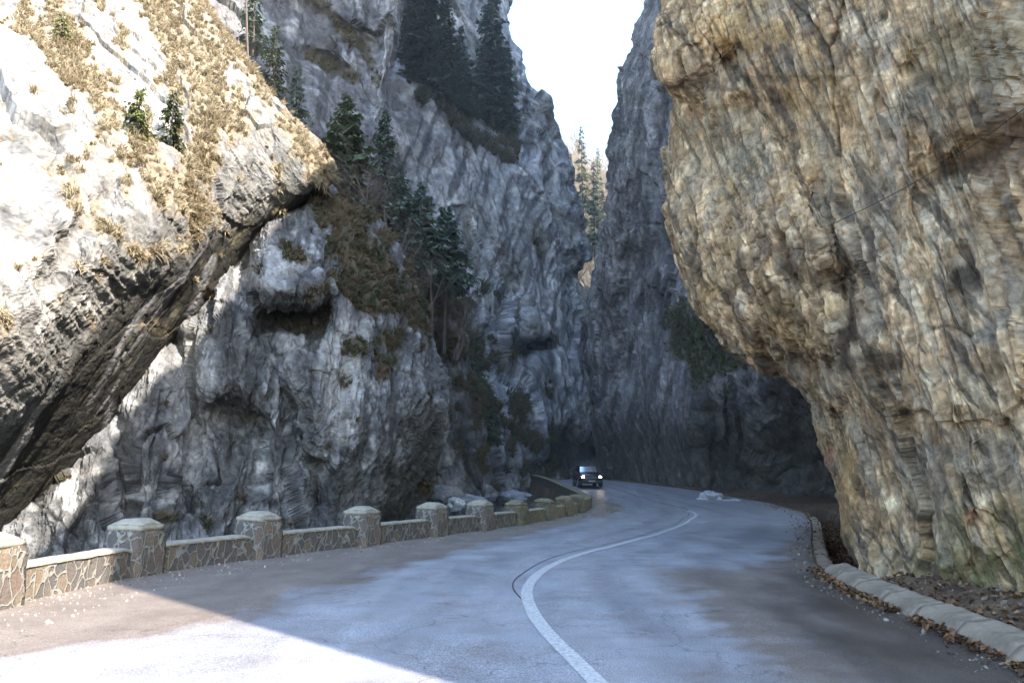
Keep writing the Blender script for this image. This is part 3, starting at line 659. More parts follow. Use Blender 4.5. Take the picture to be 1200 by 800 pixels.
# ------------------------------------------------------------------ grass tufts (uncountable)
def tufts(name, P, PX, PY, NN, prob, n, size, blades, colA, colB, seed, wid=.018, droop=.9):
    r = np.random.default_rng(seed)
    w = prob.ravel().astype(float); w = np.maximum(w, 0); w /= w.sum()
    idx = r.choice(len(w), n, p=w); base = P.reshape(-1,3)[idx]; nn = NN.reshape(-1,3)[idx]
    sz = size*r.uniform(.4,1.0,n)**1.0*r.choice([.8,1,1.7],n,p=[.4,.4,.2]); tc = r.uniform(0,1,n)
    B = n*blades; b = np.repeat(base,blades,0); s = np.repeat(sz,blades); nr = np.repeat(nn,blades,0)
    b = b + r.normal(0,1,(B,3))*s[:,None]*.16
    d = nr*.8 + np.array([0,0,.9]) + r.normal(0,.45,(B,3)); d/=np.linalg.norm(d,axis=1,keepdims=True)
    Ln = s*r.uniform(.6,1.1,B)
    side = np.cross(d, r.normal(0,1,(B,3))); side/=np.linalg.norm(side,axis=1,keepdims=True)+1e-9
    g = np.array([0,0,-1.])
    p1 = b + d*Ln[:,None]*.5; out = d+g*droop*.6; p2 = p1 + out*Ln[:,None]*.35; p3 = p2 + (out+g*droop)*Ln[:,None]*.22
    wv = side*(wid*r.uniform(.7,1.4,B))[:,None]
    V = np.stack([b-wv, b+wv, p1-wv*.9, p1+wv*.9, p2-wv*.6, p2+wv*.6, p3-wv*.1, p3+wv*.1], 1)
    o = (np.arange(B)*8)[:,None]
    Fc = np.concatenate([o+np.array([0,1,3,2]), o+np.array([2,3,5,4]), o+np.array([4,5,7,6])])
    tc = np.clip(.5+1.1*fbm(base*.9, 3, seed)+.25*r.normal(0,1,n), 0, 1)
    t = np.clip(np.repeat(tc,blades)+r.normal(0,.2,B),0,1)[:,None]
    c = np.array(colA)*(1-t)+np.array(colB)*t
    c = np.repeat(c[:,None],8,1)*np.array([.55,.55,.85,.85,1.05,1.05,1.2,1.2])[None,:,None]
    return tag(mk(name, V.reshape(-1,3), Fc, M_veg, cols=c.reshape(-1,3)), kind='stuff')
vis = (AX>-60)&(AY>-60)&(AX<384)
t1 = tufts('dry_grass', PA, AX, AY, AN, (A_veg(AX,AY)**1.3+.035*(fbm(np.stack([AX/9.,AY/14.,AX*0],-1),3,5)>.1)*(AY<330))*vis, 2300, .27, 34, (.21,.165,.10), (.37,.31,.21), 1, .010)
tag(t1, 'golden dry grass tufts hanging on the sunlit cliff', 'grass')
t2 = tufts('shoulder_grass', PB, BX, BY, BN, B_veg(BX,BY), 1200, .30, 24, (.06,.068,.038), (.15,.105,.07), 2, .014)
tag(t2, 'brown and green grass covering the shoulder of the shaded buttress', 'grass')
t3 = tufts('ledge_grass', PC, CX, CY, CN, C_veg(CX,CY)*(CY>-40), 900, .6, 20, (.09,.085,.04), (.16,.12,.06), 3, .03)
tag(t3, 'dull grass on the ledges of the shaded wall', 'grass')
t4 = tufts('central_face_scrub', PD, DX, DY, DN, D_veg(DX,DY)*(DY>-20), 1500, .9, 20, (.06,.07,.035), (.11,.09,.05), 4, .04)
tag(t4, 'dark scrub growing in the cracks of the central face', 'scrub')
t5 = tufts('right_ledge_moss_grass', PE, EX, EY, EN, E_veg(EX,EY), 450, .5, 16, (.11,.115,.06), (.15,.13,.075), 5, .03)
tag(t5, 'olive grass on the ledge of the dark right wall', 'grass')

# ------------------------------------------------------------------ trees
def spruce_mesh(H, rad, seed, start=.12, dens=1.0, colr=((.016,.030,.014),(.035,.055,.022)), ragged=.3):
    r = np.random.default_rng(seed); V=[]; C=[]; step=.30/dens*max(.6,H/12)
    z = H*start
    segs=[]
    while z < H*.985:
        f = 1-(z/H-start)/(1-start)
        Ln = rad*(f**.8)*r.uniform(1-ragged*1.3,1.15)+.12
        for k in range(r.integers(5,8)):
            a = r.uniform(0,6.283); l = Ln*r.uniform(.65,1.1)
            segs.append((z+r.uniform(-.12,.12), a, l, f))
        z += step*r.uniform(.7,1.3)*(0.6+.6*f)
    for z0,a,l,f in segs:
        d = np.array([math.cos(a), math.sin(a)]); nt = max(7,int(l/.055*dens*min(1,14/H)))
        t = r.uniform(.12,1,nt)
        up = .30*(1-f)-.18*f
        bx = d[0]*l*t; by = d[1]*l*t; bz = z0+l*(up*t-.28*t*t)+.06*l*(t>.8)
        sd = r.choice([-1,1],nt); ang = a+sd*r.uniform(.5,1.2,nt); tl = l*.34*(1.2-t)*r.uniform(.6,1.3,nt)+.012*H
        tx = np.cos(ang)*tl; ty = np.sin(ang)*tl; tz = -tl*r.uniform(.2,1.1,nt)
        p0 = np.stack([bx,by,bz],-1); p1 = p0+np.stack([tx,ty,tz],-1)
        w = np.stack([-np.sin(ang)*tl*.28, np.cos(ang)*tl*.28, r.uniform(-.05,.05,nt)],-1)
        mid = (p0*.45+p1*.55)
        V.append(np.stack([p0, mid-w, p1, mid+w],1))
        tt = r.uniform(0,1,(nt,1))**1.5; c = np.array(colr[0])*(1-tt)+np.array(colr[1])*tt; c = c*(.7+.5*t[:,None])
        C.append(np.repeat(c[:,None],4,1))
    V = np.concatenate(V); C = np.concatenate(C); F = np.arange(len(V)*4).reshape(-1,4)
    # trunk
    tv=[];tf=[]; lv=9; ns=6
    for k in range(lv+1):
        f=k/lv; rr=.013*H*(1-f)+.01
        for j in range(ns): tv.append((math.cos(j/ns*6.283)*rr+.01*H*math.sin(f*4+seed)*.3, math.sin(j/ns*6.283)*rr, f*H-.3*(k==0)))
    for k in range(lv):
        for j in range(ns): tf.append((k*ns+j, k*ns+(j+1)%ns, (k+1)*ns+(j+1)%ns, (k+1)*ns+j))
    return V.reshape(-1,3), F, C.reshape(-1,3), np.array(tv), np.array(tf)
def make_tree(name, data, label, group=None, cat='tree'):
    V,F,C,tv,tf = data; t = empty(name, label=label, cat=cat, group=group)
    mk('trunk', tv, tf, M_bark, t, True); mk('crown', V, F, M_needle, t, cols=C); return t
def tubes(segs, ns=4):
    """segs: list of (p0,p1,r0,r1)"""
    p0=np.array([s[0] for s in segs]); p1=np.array([s[1] for s in segs]); r0=np.array([s[2] for s in segs]); r1=np.array([s[3] for s in segs])
    d=p1-p0; d/=np.linalg.norm(d,axis=1,keepdims=True)+1e-9
    ref=np.where(np.abs(d[:,2:3])<.9,np.array([[0,0,1.]]),np.array([[1.,0,0]])); u=np.cross(d,ref); u/=np.linalg.norm(u,axis=1,keepdims=True); v=np.cross(d,u)
    a=np.arange(ns)/ns*6.28318; ca,sa=np.cos(a),np.sin(a)
    ring=u[:,None]*ca[None,:,None]+v[:,None]*sa[None,:,None]
    V=np.concatenate([p0[:,None]+ring*r0[:,None,None], p1[:,None]+ring*r1[:,None,None]],1)
    o=(np.arange(len(segs))*2*ns)[:,None]; F=[]
    for j in range(ns): F.append(o+np.array([j,(j+1)%ns,ns+(j+1)%ns,ns+j]))
    return V.reshape(-1,3), np.concatenate(F)
def bare_tree(H, seed, spread=.5, depth=4, stems=1, thick=.012, lean=0):
    r = random.Random(seed); trunk=[]; br=[]
    def grow(p, d, L, rad, lev):
        n = 4 if lev==0 else 3
        q = p
        for k in range(n):
            d2 = (d+Vector((r.gauss(0,.13),r.gauss(0,.13),r.gauss(0,.08)+.05))).normalized(); e = q+d2*L/n
            ra = rad*(1-k/n*.5); rb = rad*(1-(k+1)/n*.5)
            (trunk if lev==0 else br).append((tuple(q),tuple(e),ra,rb)); q=e; d=d2
            if lev<depth and (lev>0 or k>0):
                for _ in range(r.choice((1,2,2,3)) if lev<depth-1 else 2):
                    a=Vector((r.gauss(0,1),r.gauss(0,1),r.gauss(.25,.6))).normalized()
                    grow(q, (d*(1-spread)+a*spread).normalized(), L*r.uniform(.38,.62), rb*.55, lev+1)
    for s in range(stems):
        grow(Vector((r.gauss(0,.05)*H*(stems>1),r.gauss(0,.05)*H*(stems>1),-.1)), Vector((r.gauss(lean,.12+.2*(stems>1)),r.gauss(0,.12+.2*(stems>1)),1)).normalized(), H*.72*r.uniform(.8,1.1), thick*H, 0)
    return tubes(trunk,6), tubes(br,3)
def make_bare(name, H, seed, mat, label, group=None, cat='tree', **kw):
    (a,b),(c,d) = bare_tree(H, seed, **kw); t = empty(name, label=label, cat=cat, group=group)
    mk('trunk', a, b, mat, t, True); mk('branches', c, d, mat, t); return t
def put(t, px, py, D, rz=None, sc=1.0, tilt=0):
    p = ray(px, py, D); t.location = tuple(float(v) for v in p); t.rotation_euler = (tilt*random.uniform(-1,1), tilt*random.uniform(-1,1), random.uniform(0,6.28) if rz is None else rz); t.scale = (sc,)*3; return t
def surf(P, PX, PY, px, py):
    """depth of the built cliff at a photo pixel"""
    k = np.argmin((PX-px)**2+(PY-py)**2); return P.reshape(-1,3)[k]
dark=((.05,.08,.06),(.14,.19,.14)); mid=((.03,.048,.02),(.075,.095,.035)); pale=((.15,.17,.09),(.30,.30,.17))  # pale: distance haze and sun put into the needle colour
SP = []
def spruce(px, py, ytop, PS, seed, radf, label, group, colr=dark, start=.1, dens=1.0, back=.3, name='spruce_tree'):
    p = surf(*PS, px, py) if PS is not None else None
    D = float(p[1])-back if p is not None else back
    b = ray(px,py,D); tp = ray(px,ytop,D); H = float(tp[2]-b[2])
    t = make_tree(name, spruce_mesh(H, H*radf, seed, start, dens, colr), label, group)
    t.location = tuple(float(v) for v in b); t.rotation_euler=(0,0,seed*1.7); return t
Ds=(PD,DX,DY); Cs=(PC,CX,CY); As=(PA,AX,AY); Bs=(PB,BX,BY)
g='spruces on the high ledge of the central face'
spruce(498,104,-80,Ds,1,.165,'tallest dark spruce at the left end of the high ledge, top cut by the frame',g,dens=1.1,back=2)
spruce(520,124,-20,Ds,2,.17,'dark spruce second from the left on the high ledge',g,back=2.2)
spruce(482,84,-50,Ds,3,.17,'dark spruce hard against the pale rib on the high ledge',g,back=1.5)
spruce(539,136,30,Ds,4,.22,'short dark spruce in the middle of the high ledge',g,back=2)
spruce(577,146,-50,Ds,5,.145,'slim dark spruce standing alone right of the others on the high ledge',g,back=2.5)
spruce(594,158,46,Ds,6,.16,'small spruce at the right end of the high ledge',g,back=2.5)
g='conifers in the gully below the shaded wall'
spruce(400,285,108,Cs,7,.30,'olive green pine with thin bare trunk in front of the shaded wall',g,((.05,.075,.035),(.10,.13,.06)),.25,1.2,6,'pine_tree')
spruce(447,305,128,Cs,8,.20,'narrow dark spruce just right of the olive green pine',g,dark,.1,1.1,2.5)
spruce(466,318,190,Cs,9,.28,'dark spruce halfway down the gully behind bare shrubs',g,dark,.15,1.1,3.5)
spruce(492,330,212,Cs,10,.34,'bushy dark spruce above the leaning bare stems in the gully',g,dark,.15,1.1,4)
spruce(521,408,240,Cs,11,.27,'tall spruce with long bare trunk at the foot of the gully',g,dark,.48,1.2,5)
spruce(506,395,262,Cs,12,.17,'thin spruce with bare trunk left of the tallest gully spruce',g,dark,.5,1.1,5)
g='conifers on the upper ledges of the shaded wall'
spruce(318,140,28,Cs,13,.2,'dark conifer on the ledge just above the sunlit grass rim',g,mid,.1,.8,3,'pine_tree')
spruce(345,165,75,Cs,14,.22,'small dark conifer right of the first ledge conifer near the grass rim',g,dark,.1,.8,3,'pine_tree')
spruce(296,60,-40,Cs,15,.2,'dark conifer at the top left of the shaded wall, cut by the frame',g,dark,.1,.8,3,'pine_tree')
g='young pines among the golden grass'
spruce(160,168,104,As,16,.34,'light green young pine in the middle of the golden grass',g,((.06,.075,.02),(.13,.14,.04)),.12,1.6,.1,'young_pine')
spruce(199,176,108,As,17,.30,'darker young pine right beside the light green one in the golden grass',g,((.025,.035,.012),(.06,.07,.025)),.12,1.6,.1,'young_pine')
spruce(72,45,18,As,20,.5,'tiny green pine on the sunlit rock at upper left',g,((.08,.09,.03),(.16,.16,.06)),.05,1.6,.05,'young_pine')
g='evergreen scrub low in the ravine'
for k,(x,y,yt,l) in enumerate([(548,452,405,'dark green bush left of the dark rock slot'),(575,515,478,'green bush on the slope below the dark rock slot'),(535,500,458,'bush at the ravine foot beside the buttress edge')]):
    spruce(x,y,yt,Ds,30+k,.6,l,g,mid,.02,1.1,3,'evergreen_bush')
# far trees in the gap
gs='sunlit spruces on the far slope'; 
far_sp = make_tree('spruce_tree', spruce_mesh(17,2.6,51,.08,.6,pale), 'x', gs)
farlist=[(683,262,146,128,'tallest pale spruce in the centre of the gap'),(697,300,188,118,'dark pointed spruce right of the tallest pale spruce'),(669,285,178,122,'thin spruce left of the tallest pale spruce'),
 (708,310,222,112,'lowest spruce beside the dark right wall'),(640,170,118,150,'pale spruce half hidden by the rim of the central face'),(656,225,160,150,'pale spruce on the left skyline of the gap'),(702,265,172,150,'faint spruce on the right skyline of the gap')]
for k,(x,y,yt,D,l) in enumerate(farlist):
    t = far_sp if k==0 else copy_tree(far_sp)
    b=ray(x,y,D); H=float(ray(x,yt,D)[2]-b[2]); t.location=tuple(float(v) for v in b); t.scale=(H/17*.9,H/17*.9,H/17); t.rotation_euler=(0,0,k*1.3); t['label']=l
gb='leafless pale trees on the far slope'
fb = [make_bare('bare_tree', 14, 60+k, M_twig_pale, 'pale leafless tree among many on the sunlit far slope', gb, spread=.42, depth=4, thick=.018) for k in range(3)]
r2=random.Random(4); cnt=0
for row,(D,n,yb0) in enumerate([(185,12,206),(178,12,222),(168,11,240),(150,10,265),(135,9,290),(125,8,320),(118,7,350),(108,5,390)]):
    for k in range(n):
        x = 628+ (k+.5+r2.uniform(-.4,.4))/n*100; D2=D*r2.uniform(.95,1.05)
        yb = yb0 + (x-640)*.45*(row<3) + r2.uniform(-8,8)
        t = fb[cnt] if cnt<3 else copy_tree(fb[cnt%3]); cnt+=1
        if yb>200: D2=float(surf(PG,GX,GY,x,yb)[1])-1
        put(t, x, yb, D2, sc=r2.uniform(.8,1.25))
# bare shrubs near the buttress shoulder
gsr='leafless shrubs along the buttress shoulder'
SH=[(425,262,31.5,2.6,'leafless shrub at the top of the grassy shoulder'),(447,282,31.5,3.2,'reddish leafless shrub beside the narrow spruce'),(463,305,32,3.0,'leafless shrub in the middle of the shoulder rim'),(478,325,32,2.6,'leafless shrub low on the shoulder rim'),
    (497,375,33,3.4,'leafless shrub by the bare spruce trunks'),(395,245,30,2.0,'leafless shrub behind the tip of the sunlit cliff'),(535,420,42,4.0,'leafless shrub hanging over the ravine')]
for k,(x,y,D,H,l) in enumerate(SH):
    t = make_bare('leafless_shrub', H, 80+k, M_twig, l, gsr, 'shrub', spread=.6, depth=3, stems=4, thick=.009); put(t,x,y,D)
t = make_bare('bare_tree', 4.8, 95, M_twig, 'slender leafless tree leaning right over the grassy shoulder', None, 'tree', spread=.35, depth=3, thick=.008, lean=.35); put(t,462,300,31)
t = make_bare('bare_tree', 7.5, 96, M_twig, 'tall thin leafless tree above the golden grass rim', None, 'tree', spread=.3, depth=3, thick=.007); put(t,291,75,33,rz=0)

# ------------------------------------------------------------------ parapet: pillars and wall panels
def stone_material(name, tint, moss=0., scale=4.2):
    m, nt, b = nodes(name); L = nt.links.new
    tc = N(nt, 'ShaderNodeTexCoord'); mp = nt.nodes.new('ShaderNodeMapping'); mp.inputs['Scale'].default_value=(1.25,1.25,.8); L(tc.outputs['Object'], mp.inputs[0])
    nz = N(nt, 'ShaderNodeTexNoise', Scale=3.5, Detail=2); L(tc.outputs['Object'], nz.inputs['Vector'])
    sc = N(nt, 'ShaderNodeVectorMath', operation='SCALE'); sc.inputs[3].default_value=.27; L(nz.outputs['Color'], sc.inputs[0])
    ad = N(nt, 'ShaderNodeVectorMath', operation='ADD'); L(mp.outputs[0], ad.inputs[0]); L(sc.outputs[0], ad.inputs[1])
    ve = N(nt, 'ShaderNodeTexVoronoi', feature='DISTANCE_TO_EDGE', Scale=scale); L(ad.outputs[0], ve.inputs['Vector'])
    vc = N(nt, 'ShaderNodeTexVoronoi', Scale=scale); L(ad.outputs[0], vc.inputs['Vector'])
    st = ramp(nt, vc.outputs['Color'], [(0,(.10,.082,.07)),(.35,(.14,.105,.085)),(.6,(.085,.083,.085)),(.85,(.17,.135,.095)),(1,(.10,.095,.09))])
    mk_ = N(nt, 'ShaderNodeMapRange'); mk_.inputs[1].default_value=.045; mk_.inputs[2].default_value=.085; L(ve.outputs['Distance'], mk_.inputs[0])
    fn = N(nt, 'ShaderNodeTexNoise', Scale=30, Detail=6, Roughness=.7); L(tc.outputs['Object'], fn.inputs['Vector'])
    mo = ramp(nt, fn.outputs['Fac'], [(.3,tuple(c*.7 for c in tint)),(.7,tuple(c*1.15 for c in tint))])
    mx = N(nt, 'ShaderNodeMixRGB'); sv = N(nt, 'ShaderNodeMixRGB', blend_type='MULTIPLY', Fac=.9); sr = ramp(nt, fn.outputs['Fac'], [(.3,(.5,.5,.5)),(.7,(1.5,1.45,1.4))]); L(st.outputs[0], sv.inputs[1]); L(sr.outputs[0], sv.inputs[2])
    L(mk_.outputs[0], mx.inputs[0]); L(mo.outputs[0], mx.inputs[1]); L(sv.outputs[0], mx.inputs[2])
    last = mx
    if moss:
        mn = N(nt, 'ShaderNodeTexNoise', Scale=5, Detail=6, Roughness=.7); L(tc.outputs['Object'], mn.inputs['Vector'])
        mr = N(nt, 'ShaderNodeMapRange'); mr.inputs[1].default_value=.62-moss*.3; mr.inputs[2].default_value=.72-moss*.2; L(mn.outputs['Fac'], mr.inputs[0])
        mm = N(nt, 'ShaderNodeMixRGB'); mm.inputs[2].default_value=(.12,.108,.065,1); L(mr.outputs[0], mm.inputs[0]); L(mx.outputs[0], mm.inputs[1]); last=mm
    L(last.outputs[0], b.inputs['Base Color']); b.inputs['Roughness'].default_value=.9
    hh = N(nt, 'ShaderNodeMath', operation='MULTIPLY_ADD'); L(fn.outputs['Fac'], hh.inputs[0]); hh.inputs[1].default_value=.5; 
    inv = N(nt, 'ShaderNodeMath', operation='SUBTRACT'); inv.inputs[0].default_value=1.; L(mk_.outputs[0], inv.inputs[1]); L(inv.outputs[0], hh.inputs[2])
    bp = N(nt, 'ShaderNodeBump', Strength=.9, Distance=.05); L(hh.outputs[0], bp.inputs['Height']); L(bp.outputs[0], b.inputs['Normal'])
    return m
M_stone = stone_material('rubble with pale mortar', (.25,.24,.215))
M_stone_moss = stone_material('mossy rubble', (.25,.22,.15), .7, 5)
M_wallfar = stone_material('dark rubble', (.16,.15,.13), .0, 3)  # darker mortar than the near rubble
M_cap = simple('mortar cap', (.29,.27,.22), .9, noise=.3, nscale=7, bump=.6)
M_cap_moss = simple('mossy cap', (.20,.18,.12), .95, noise=.35, nscale=7, bump=.8)
def boxgrid(bm, x0,x1,y0,y1,z0,z1, top=None):
    """box, optionally with tapered top (top = scale)"""
    t = top or 1
    cx,cy=(x0+x1)/2,(y0+y1)/2
    f=lambda x,y,z,s: bm.verts.new((cx+(x-cx)*s, cy+(y-cy)*s, z))
    lo=[f(x0,y0,z0,1),f(x1,y0,z0,1),f(x1,y1,z0,1),f(x0,y1,z0,1)]; hi=[f(x0,y0,z1,t),f(x1,y0,z1,t),f(x1,y1,z1,t),f(x0,y1,z1,t)]
    bm.faces.new(lo[::-1]); bm.faces.new(hi)
    for k in range(4): bm.faces.new((lo[k],lo[(k+1)%4],hi[(k+1)%4],hi[k]))
def rough_bm(bm, cuts, amp, seed, s=3.0, bev=.03, seglen=None):
    bmesh.ops.bevel(bm, geom=[e for e in bm.edges], offset=bev, segments=2, affect='EDGES')
    bmesh.ops.triangulate(bm, faces=[f for f in bm.faces if len(f.verts)>4])
    for _ in range(cuts):
        es=[e for e in bm.edges if e.calc_length()>.09]
        if es: bmesh.ops.subdivide_edges(bm, edges=es, cuts=1, use_grid_fill=True)
    co=np.array([v.co[:] for v in bm.verts]); d=np.stack([fbm(co*s+seed*3.1,3,seed),fbm(co*s+9+seed,3,seed+1),fbm(co*s+5-seed,3,seed+2)],-1)*amp
    for v,dd in zip(bm.verts,d): v.co += Vector(dd)
PIL=[(-6.62,10.3),(-6.35,13.8),(-5.2,16.75),(-3.65,19.8),(-2.25,22.85),(-1.0,25.4),(.15,28.2),(1.25,31.3),(2.2,34.6),(2.95,37.4)]
PL=['overexposed sunlit stone pillar at the left picture edge','second stone pillar from the left, the nearest fully seen, with flat mortar cap','third stone pillar from the left with brown rubble panel','fourth stone pillar from the left, flared upper block',
 'fifth stone pillar from the left, two dark stones in its face','sixth stone pillar from the left','seventh pillar from the left, rounded and overgrown with dry moss','eighth pillar from the left, squat and mossy','ninth pillar from the left, third from the far end of the row','last and farthest pillar of the row, next to the gritty verge']
PL[8]='second farthest pillar, close before the last one'
def pil_dir(k):
    a=np.array(PIL[max(k-1,0)]); b=np.array(PIL[min(k+1,len(PIL)-1)]); d=b-a; return math.atan2(d[1],d[0])
pobj=[]
for k,(x,y) in enumerate(PIL):
    old = k>=6; w=.36 if k<6 else .37; h=(.90 if k<6 else .82)
    rz=pil_dir(k)-math.pi/2
    t=empty('parapet_pillar',(x,y,float(Zr(y))-.02),rz,PL[k],'pillar','stone pillars of the roadside parapet')
    bm=bmesh.new(); boxgrid(bm,-w,w,-w,w,-.15,h*.86,.97); rough_bm(bm,4,.02+.022*old,k+1,3.,.03+.02*old)
    obj_bm('shaft',bm,M_stone_moss if old else M_stone,t,True)
    bm=bmesh.new(); boxgrid(bm,-w*.90,w*.90,-w*.90,w*.90,h*.86-.02,h*.86+.075,1); 
    bm2=bmesh.new(); boxgrid(bm2,-w*.86,w*.86,-w*.86,w*.86,h*.86+.07,h+.05,.45); me=bpy.data.meshes.new('t'); bm2.to_mesh(me); bm2.free(); bm.from_mesh(me); bpy.data.meshes.remove(me)
    rough_bm(bm,3,.01+.025*old,k+20,3.,.015+.02*old)
    obj_bm('cap',bm,M_cap_moss if old else M_cap,t,True)
def wall_seg(a, b, k, label, h=.44, th=.32, endcut=.07, mat=None, below=.0, group='low stone wall panels between the pillars'):
    a=np.array(a);b=np.array(b); d=b-a; L=float(np.linalg.norm(d)); c=(a+b)/2; rz=math.atan2(d[1],d[0])
    za,zb=float(Zr(a[1])),float(Zr(b[1])); zc=(za+zb)/2
    t=empty('parapet_wall',(c[0],c[1],zc),rz,label,'low wall',group)
    n=max(4,int(L/.12)); xs=np.linspace(-L/2,L/2,n); V=[];F=[]
    zs=np.interp(xs,[-L/2,L/2],[za-zc,zb-zc])
    hz=h-endcut*np.exp(-((xs+L/2)/.13)**2)-endcut*np.exp(-((xs-L/2)/.13)**2)
    prof=[(-th/2,-.15-below,0),(-th/2,.2,0),(-th/2*.97,1,1),(th/2*.97,1,1),(th/2,.2,0),(th/2,-.15-below,0)]
    nr=len(prof)
    for i,x in enumerate(xs):
        for (yy,zz,tp) in prof:
            V.append((x,yy,zs[i]+(hz[i] if tp else (zz if zz<0 else zz))))
    for i in range(n-1):
        for j in range(nr-1): F.append((i*nr+j,i*nr+j+1,(i+1)*nr+j+1,(i+1)*nr+j))
    F.append(tuple(range(nr))[::-1]); F.append(tuple((n-1)*nr+j for j in range(nr)))
    V=np.array(V); V+= .012*np.stack([0*V[:,0],fbm(V*3+k,2,k),fbm(V*2.5+k*2,2,k+3)],-1)
    o=mk('masonry',V,F,mat or M_stone,t)
    # coping
    Vc=[];Fc=[]
    pr=[(-th/2-.025,-.001),(-th/2-.025,.03),(-th/2+.03,.055),(th/2-.03,.055),(th/2+.025,.03),(th/2+.025,-.001)]
    for i,x in enumerate(xs):
        for (yy,zz) in pr: Vc.append((x,yy,zs[i]+hz[i]+zz))
    for i in range(n-1):
        for j in range(nr): Fc.append((i*nr+j,i*nr+(j+1)%nr,(i+1)*nr+(j+1)%nr,(i+1)*nr+j))
    Fc.append(tuple(range(nr))[::-1]); Fc.append(tuple((n-1)*nr+j for j in range(nr)))
    Vc=np.array(Vc); Vc+=.01*np.stack([0*Vc[:,0],fbm(Vc*4+k,2,k+5),fbm(Vc*4+k*2,2,k+7)],-1)
    mk('coping',Vc,Fc,M_cap if k<7 else M_cap_moss,t)
    return t
WL=['sunlit wall panel at the left edge, between the first two pillars','wall panel between the second and third pillar from the left','wall panel between the third and fourth pillar from the left','wall panel between the fourth and fifth pillar from the left',
 'wall panel between the fifth and sixth pillar from the left','wall panel between the sixth pillar and the first mossy one','wall panel between the first two mossy pillars','short wall panel before the second farthest pillar','farthest wall panel, between the last two pillars']
for k in range(9):
    a=np.array(PIL[k]);b=np.array(PIL[k+1]);d=(b-a)/np.linalg.norm(b-a)
    wall_seg(a+d*.34,b-d*.34,k,WL[k],mat=M_stone if k<6 else M_stone_moss)
a=np.array([-6.9,6.5]); b=np.array([-6.64,9.95]); wall_seg(a,b,0,'wall panel just outside the left edge, before the first pillar')
# retaining parapet beyond the row
ys=[37.9,42,46,50.5,56,62,69,77,88]
RL=['retaining wall piece right after the last pillar','second retaining wall piece after the last pillar','third retaining wall piece, curving back left of the car','fourth retaining wall piece, level with the car','fifth retaining wall piece, behind the car','sixth retaining wall piece along the far bend','seventh retaining wall piece, nearly at the bend end','last retaining wall piece, vanishing at the far bend']
for k in range(len(ys)-1):
    a=(float(XP(ys[k]))-.05,ys[k]); b=(float(XP(ys[k+1]))-.05,ys[k+1])
    wall_seg(a,b,k+10,RL[k],h=.5,th=.42,endcut=0,mat=M_wallfar,below=3.4,group='retaining wall pieces carrying the far road')

# ------------------------------------------------------------------ stream, boulders, snow
M_water=None
m,nt,b=nodes('stream water'); tc=N(nt,'ShaderNodeTexCoord'); n=N(nt,'ShaderNodeTexNoise',Scale=1.6,Detail=6,Roughness=.7); nt.links.new(tc.outputs['Object'],n.inputs['Vector'])
r=ramp(nt,n.outputs['Fac'],[(.42,(.10,.14,.16)),(.52,(.35,.42,.48)),(.62,(.75,.8,.86))]); nt.links.new(r.outputs[0],b.inputs['Base Color']); b.inputs['Roughness'].default_value=.15
bp=N(nt,'ShaderNodeBump',Strength=.6,Distance=.1); nt.links.new(n.outputs['Fac'],bp.inputs['Height']); nt.links.new(bp.outputs[0],b.inputs['Normal']); M_water=m
ys_=np.arange(-20,110,.6); tt=np.linspace(-1,1,9); xc=XP(ys_)-4.2-1.2*np.sin(ys_*.17); X=xc[:,None]+tt*1.7; Y=np.repeat(ys_[:,None],9,1)
Z=floorL(Y)+.18+.12*fbm(np.stack([X,Y,X*0],-1),3,5); tag(mk('stream',np.stack([X,Y,Z],-1).reshape(-1,3),grid_faces(len(ys_),9),M_water,smooth=True),kind='structure')
def rock_lump(name, loc, s, seed, mat, label, cat, group=None, col=(.3,.3,.3), flat=.7):
    bm=bmesh.new(); bmesh.ops.create_icosphere(bm,subdivisions=4,radius=1); co=np.array([v.co[:] for v in bm.verts])
    t1,c1,i1=facet(co*1.1+seed*5,seed); d=.35*t1+.25*fbm(co*1.3+seed,4,seed)
    for v,k in zip(bm.verts,d): v.co=v.co*(1+float(k)); v.co.z*=flat
    V=np.array([v.co[:] for v in bm.verts]); Fs=[[v.index for v in f.verts] for f in bm.faces]; bm.free()
    o=mk(name,V*np.array(s),np.array(Fs),mat,smooth=True,cols=np.broadcast_to(np.array(col),(len(V),3))*(.8+.4*i1[:,None])); o.location=loc
    return tag(o,label,cat,group)
for k,(px,py,D,s,l,cc) in enumerate([(534,590,44,(.5,.5,.5),'small snow capped boulder behind the gap right of the fifth pillar',(.6,.64,.7)),(522,580,47,(1.0,.9,.8),'grey boulder in the ravine above the fifth pillar',(.22,.23,.25)),(548,588,50,(1.1,.9,.7),'pale boulder in the ravine left of the sixth pillar',(.36,.38,.41)),
    (560,578,55,(1.3,1,.8),'large grey boulder deep in the ravine',(.25,.26,.28)),(605,582,60,(1.1,1,.6),'pale boulder in the stream by the retaining wall',(.40,.43,.47))]):
    rock_lump('boulder',tuple(ray(px,py,D)),s,k+3,M_rock_near,l,'boulder','boulders in the ravine',cc)
# snow heap by the right wall
def heap(name, px, py, D, s, seed, label):
    bm=bmesh.new(); bmesh.ops.create_icosphere(bm,subdivisions=5,radius=1); co=np.array([v.co[:] for v in bm.verts]); d=.5*fbm(co*1.6+seed,5,seed)
    for v,k in zip(bm.verts,d): v.co=v.co*(1+float(k)); v.co.x*=s[0]; v.co.y*=s[1]; v.co.z*=s[2]
    o=obj_bm(name,bm,M_snow,None,True); p=ray(px,py,D); o.location=(float(p[0]),float(p[1]),float(Zr(D))-.05); return tag(o,label,'snow')
h1=heap('snow_heap',832,570,48.6,(.75,.5,.5),3,'dirty white snow heap at the foot of the dark right wall')
h2=heap('snow_heap',858,574,47.5,(.5,.3,.12),8,'small flat snow patch right of the bigger snow heap')

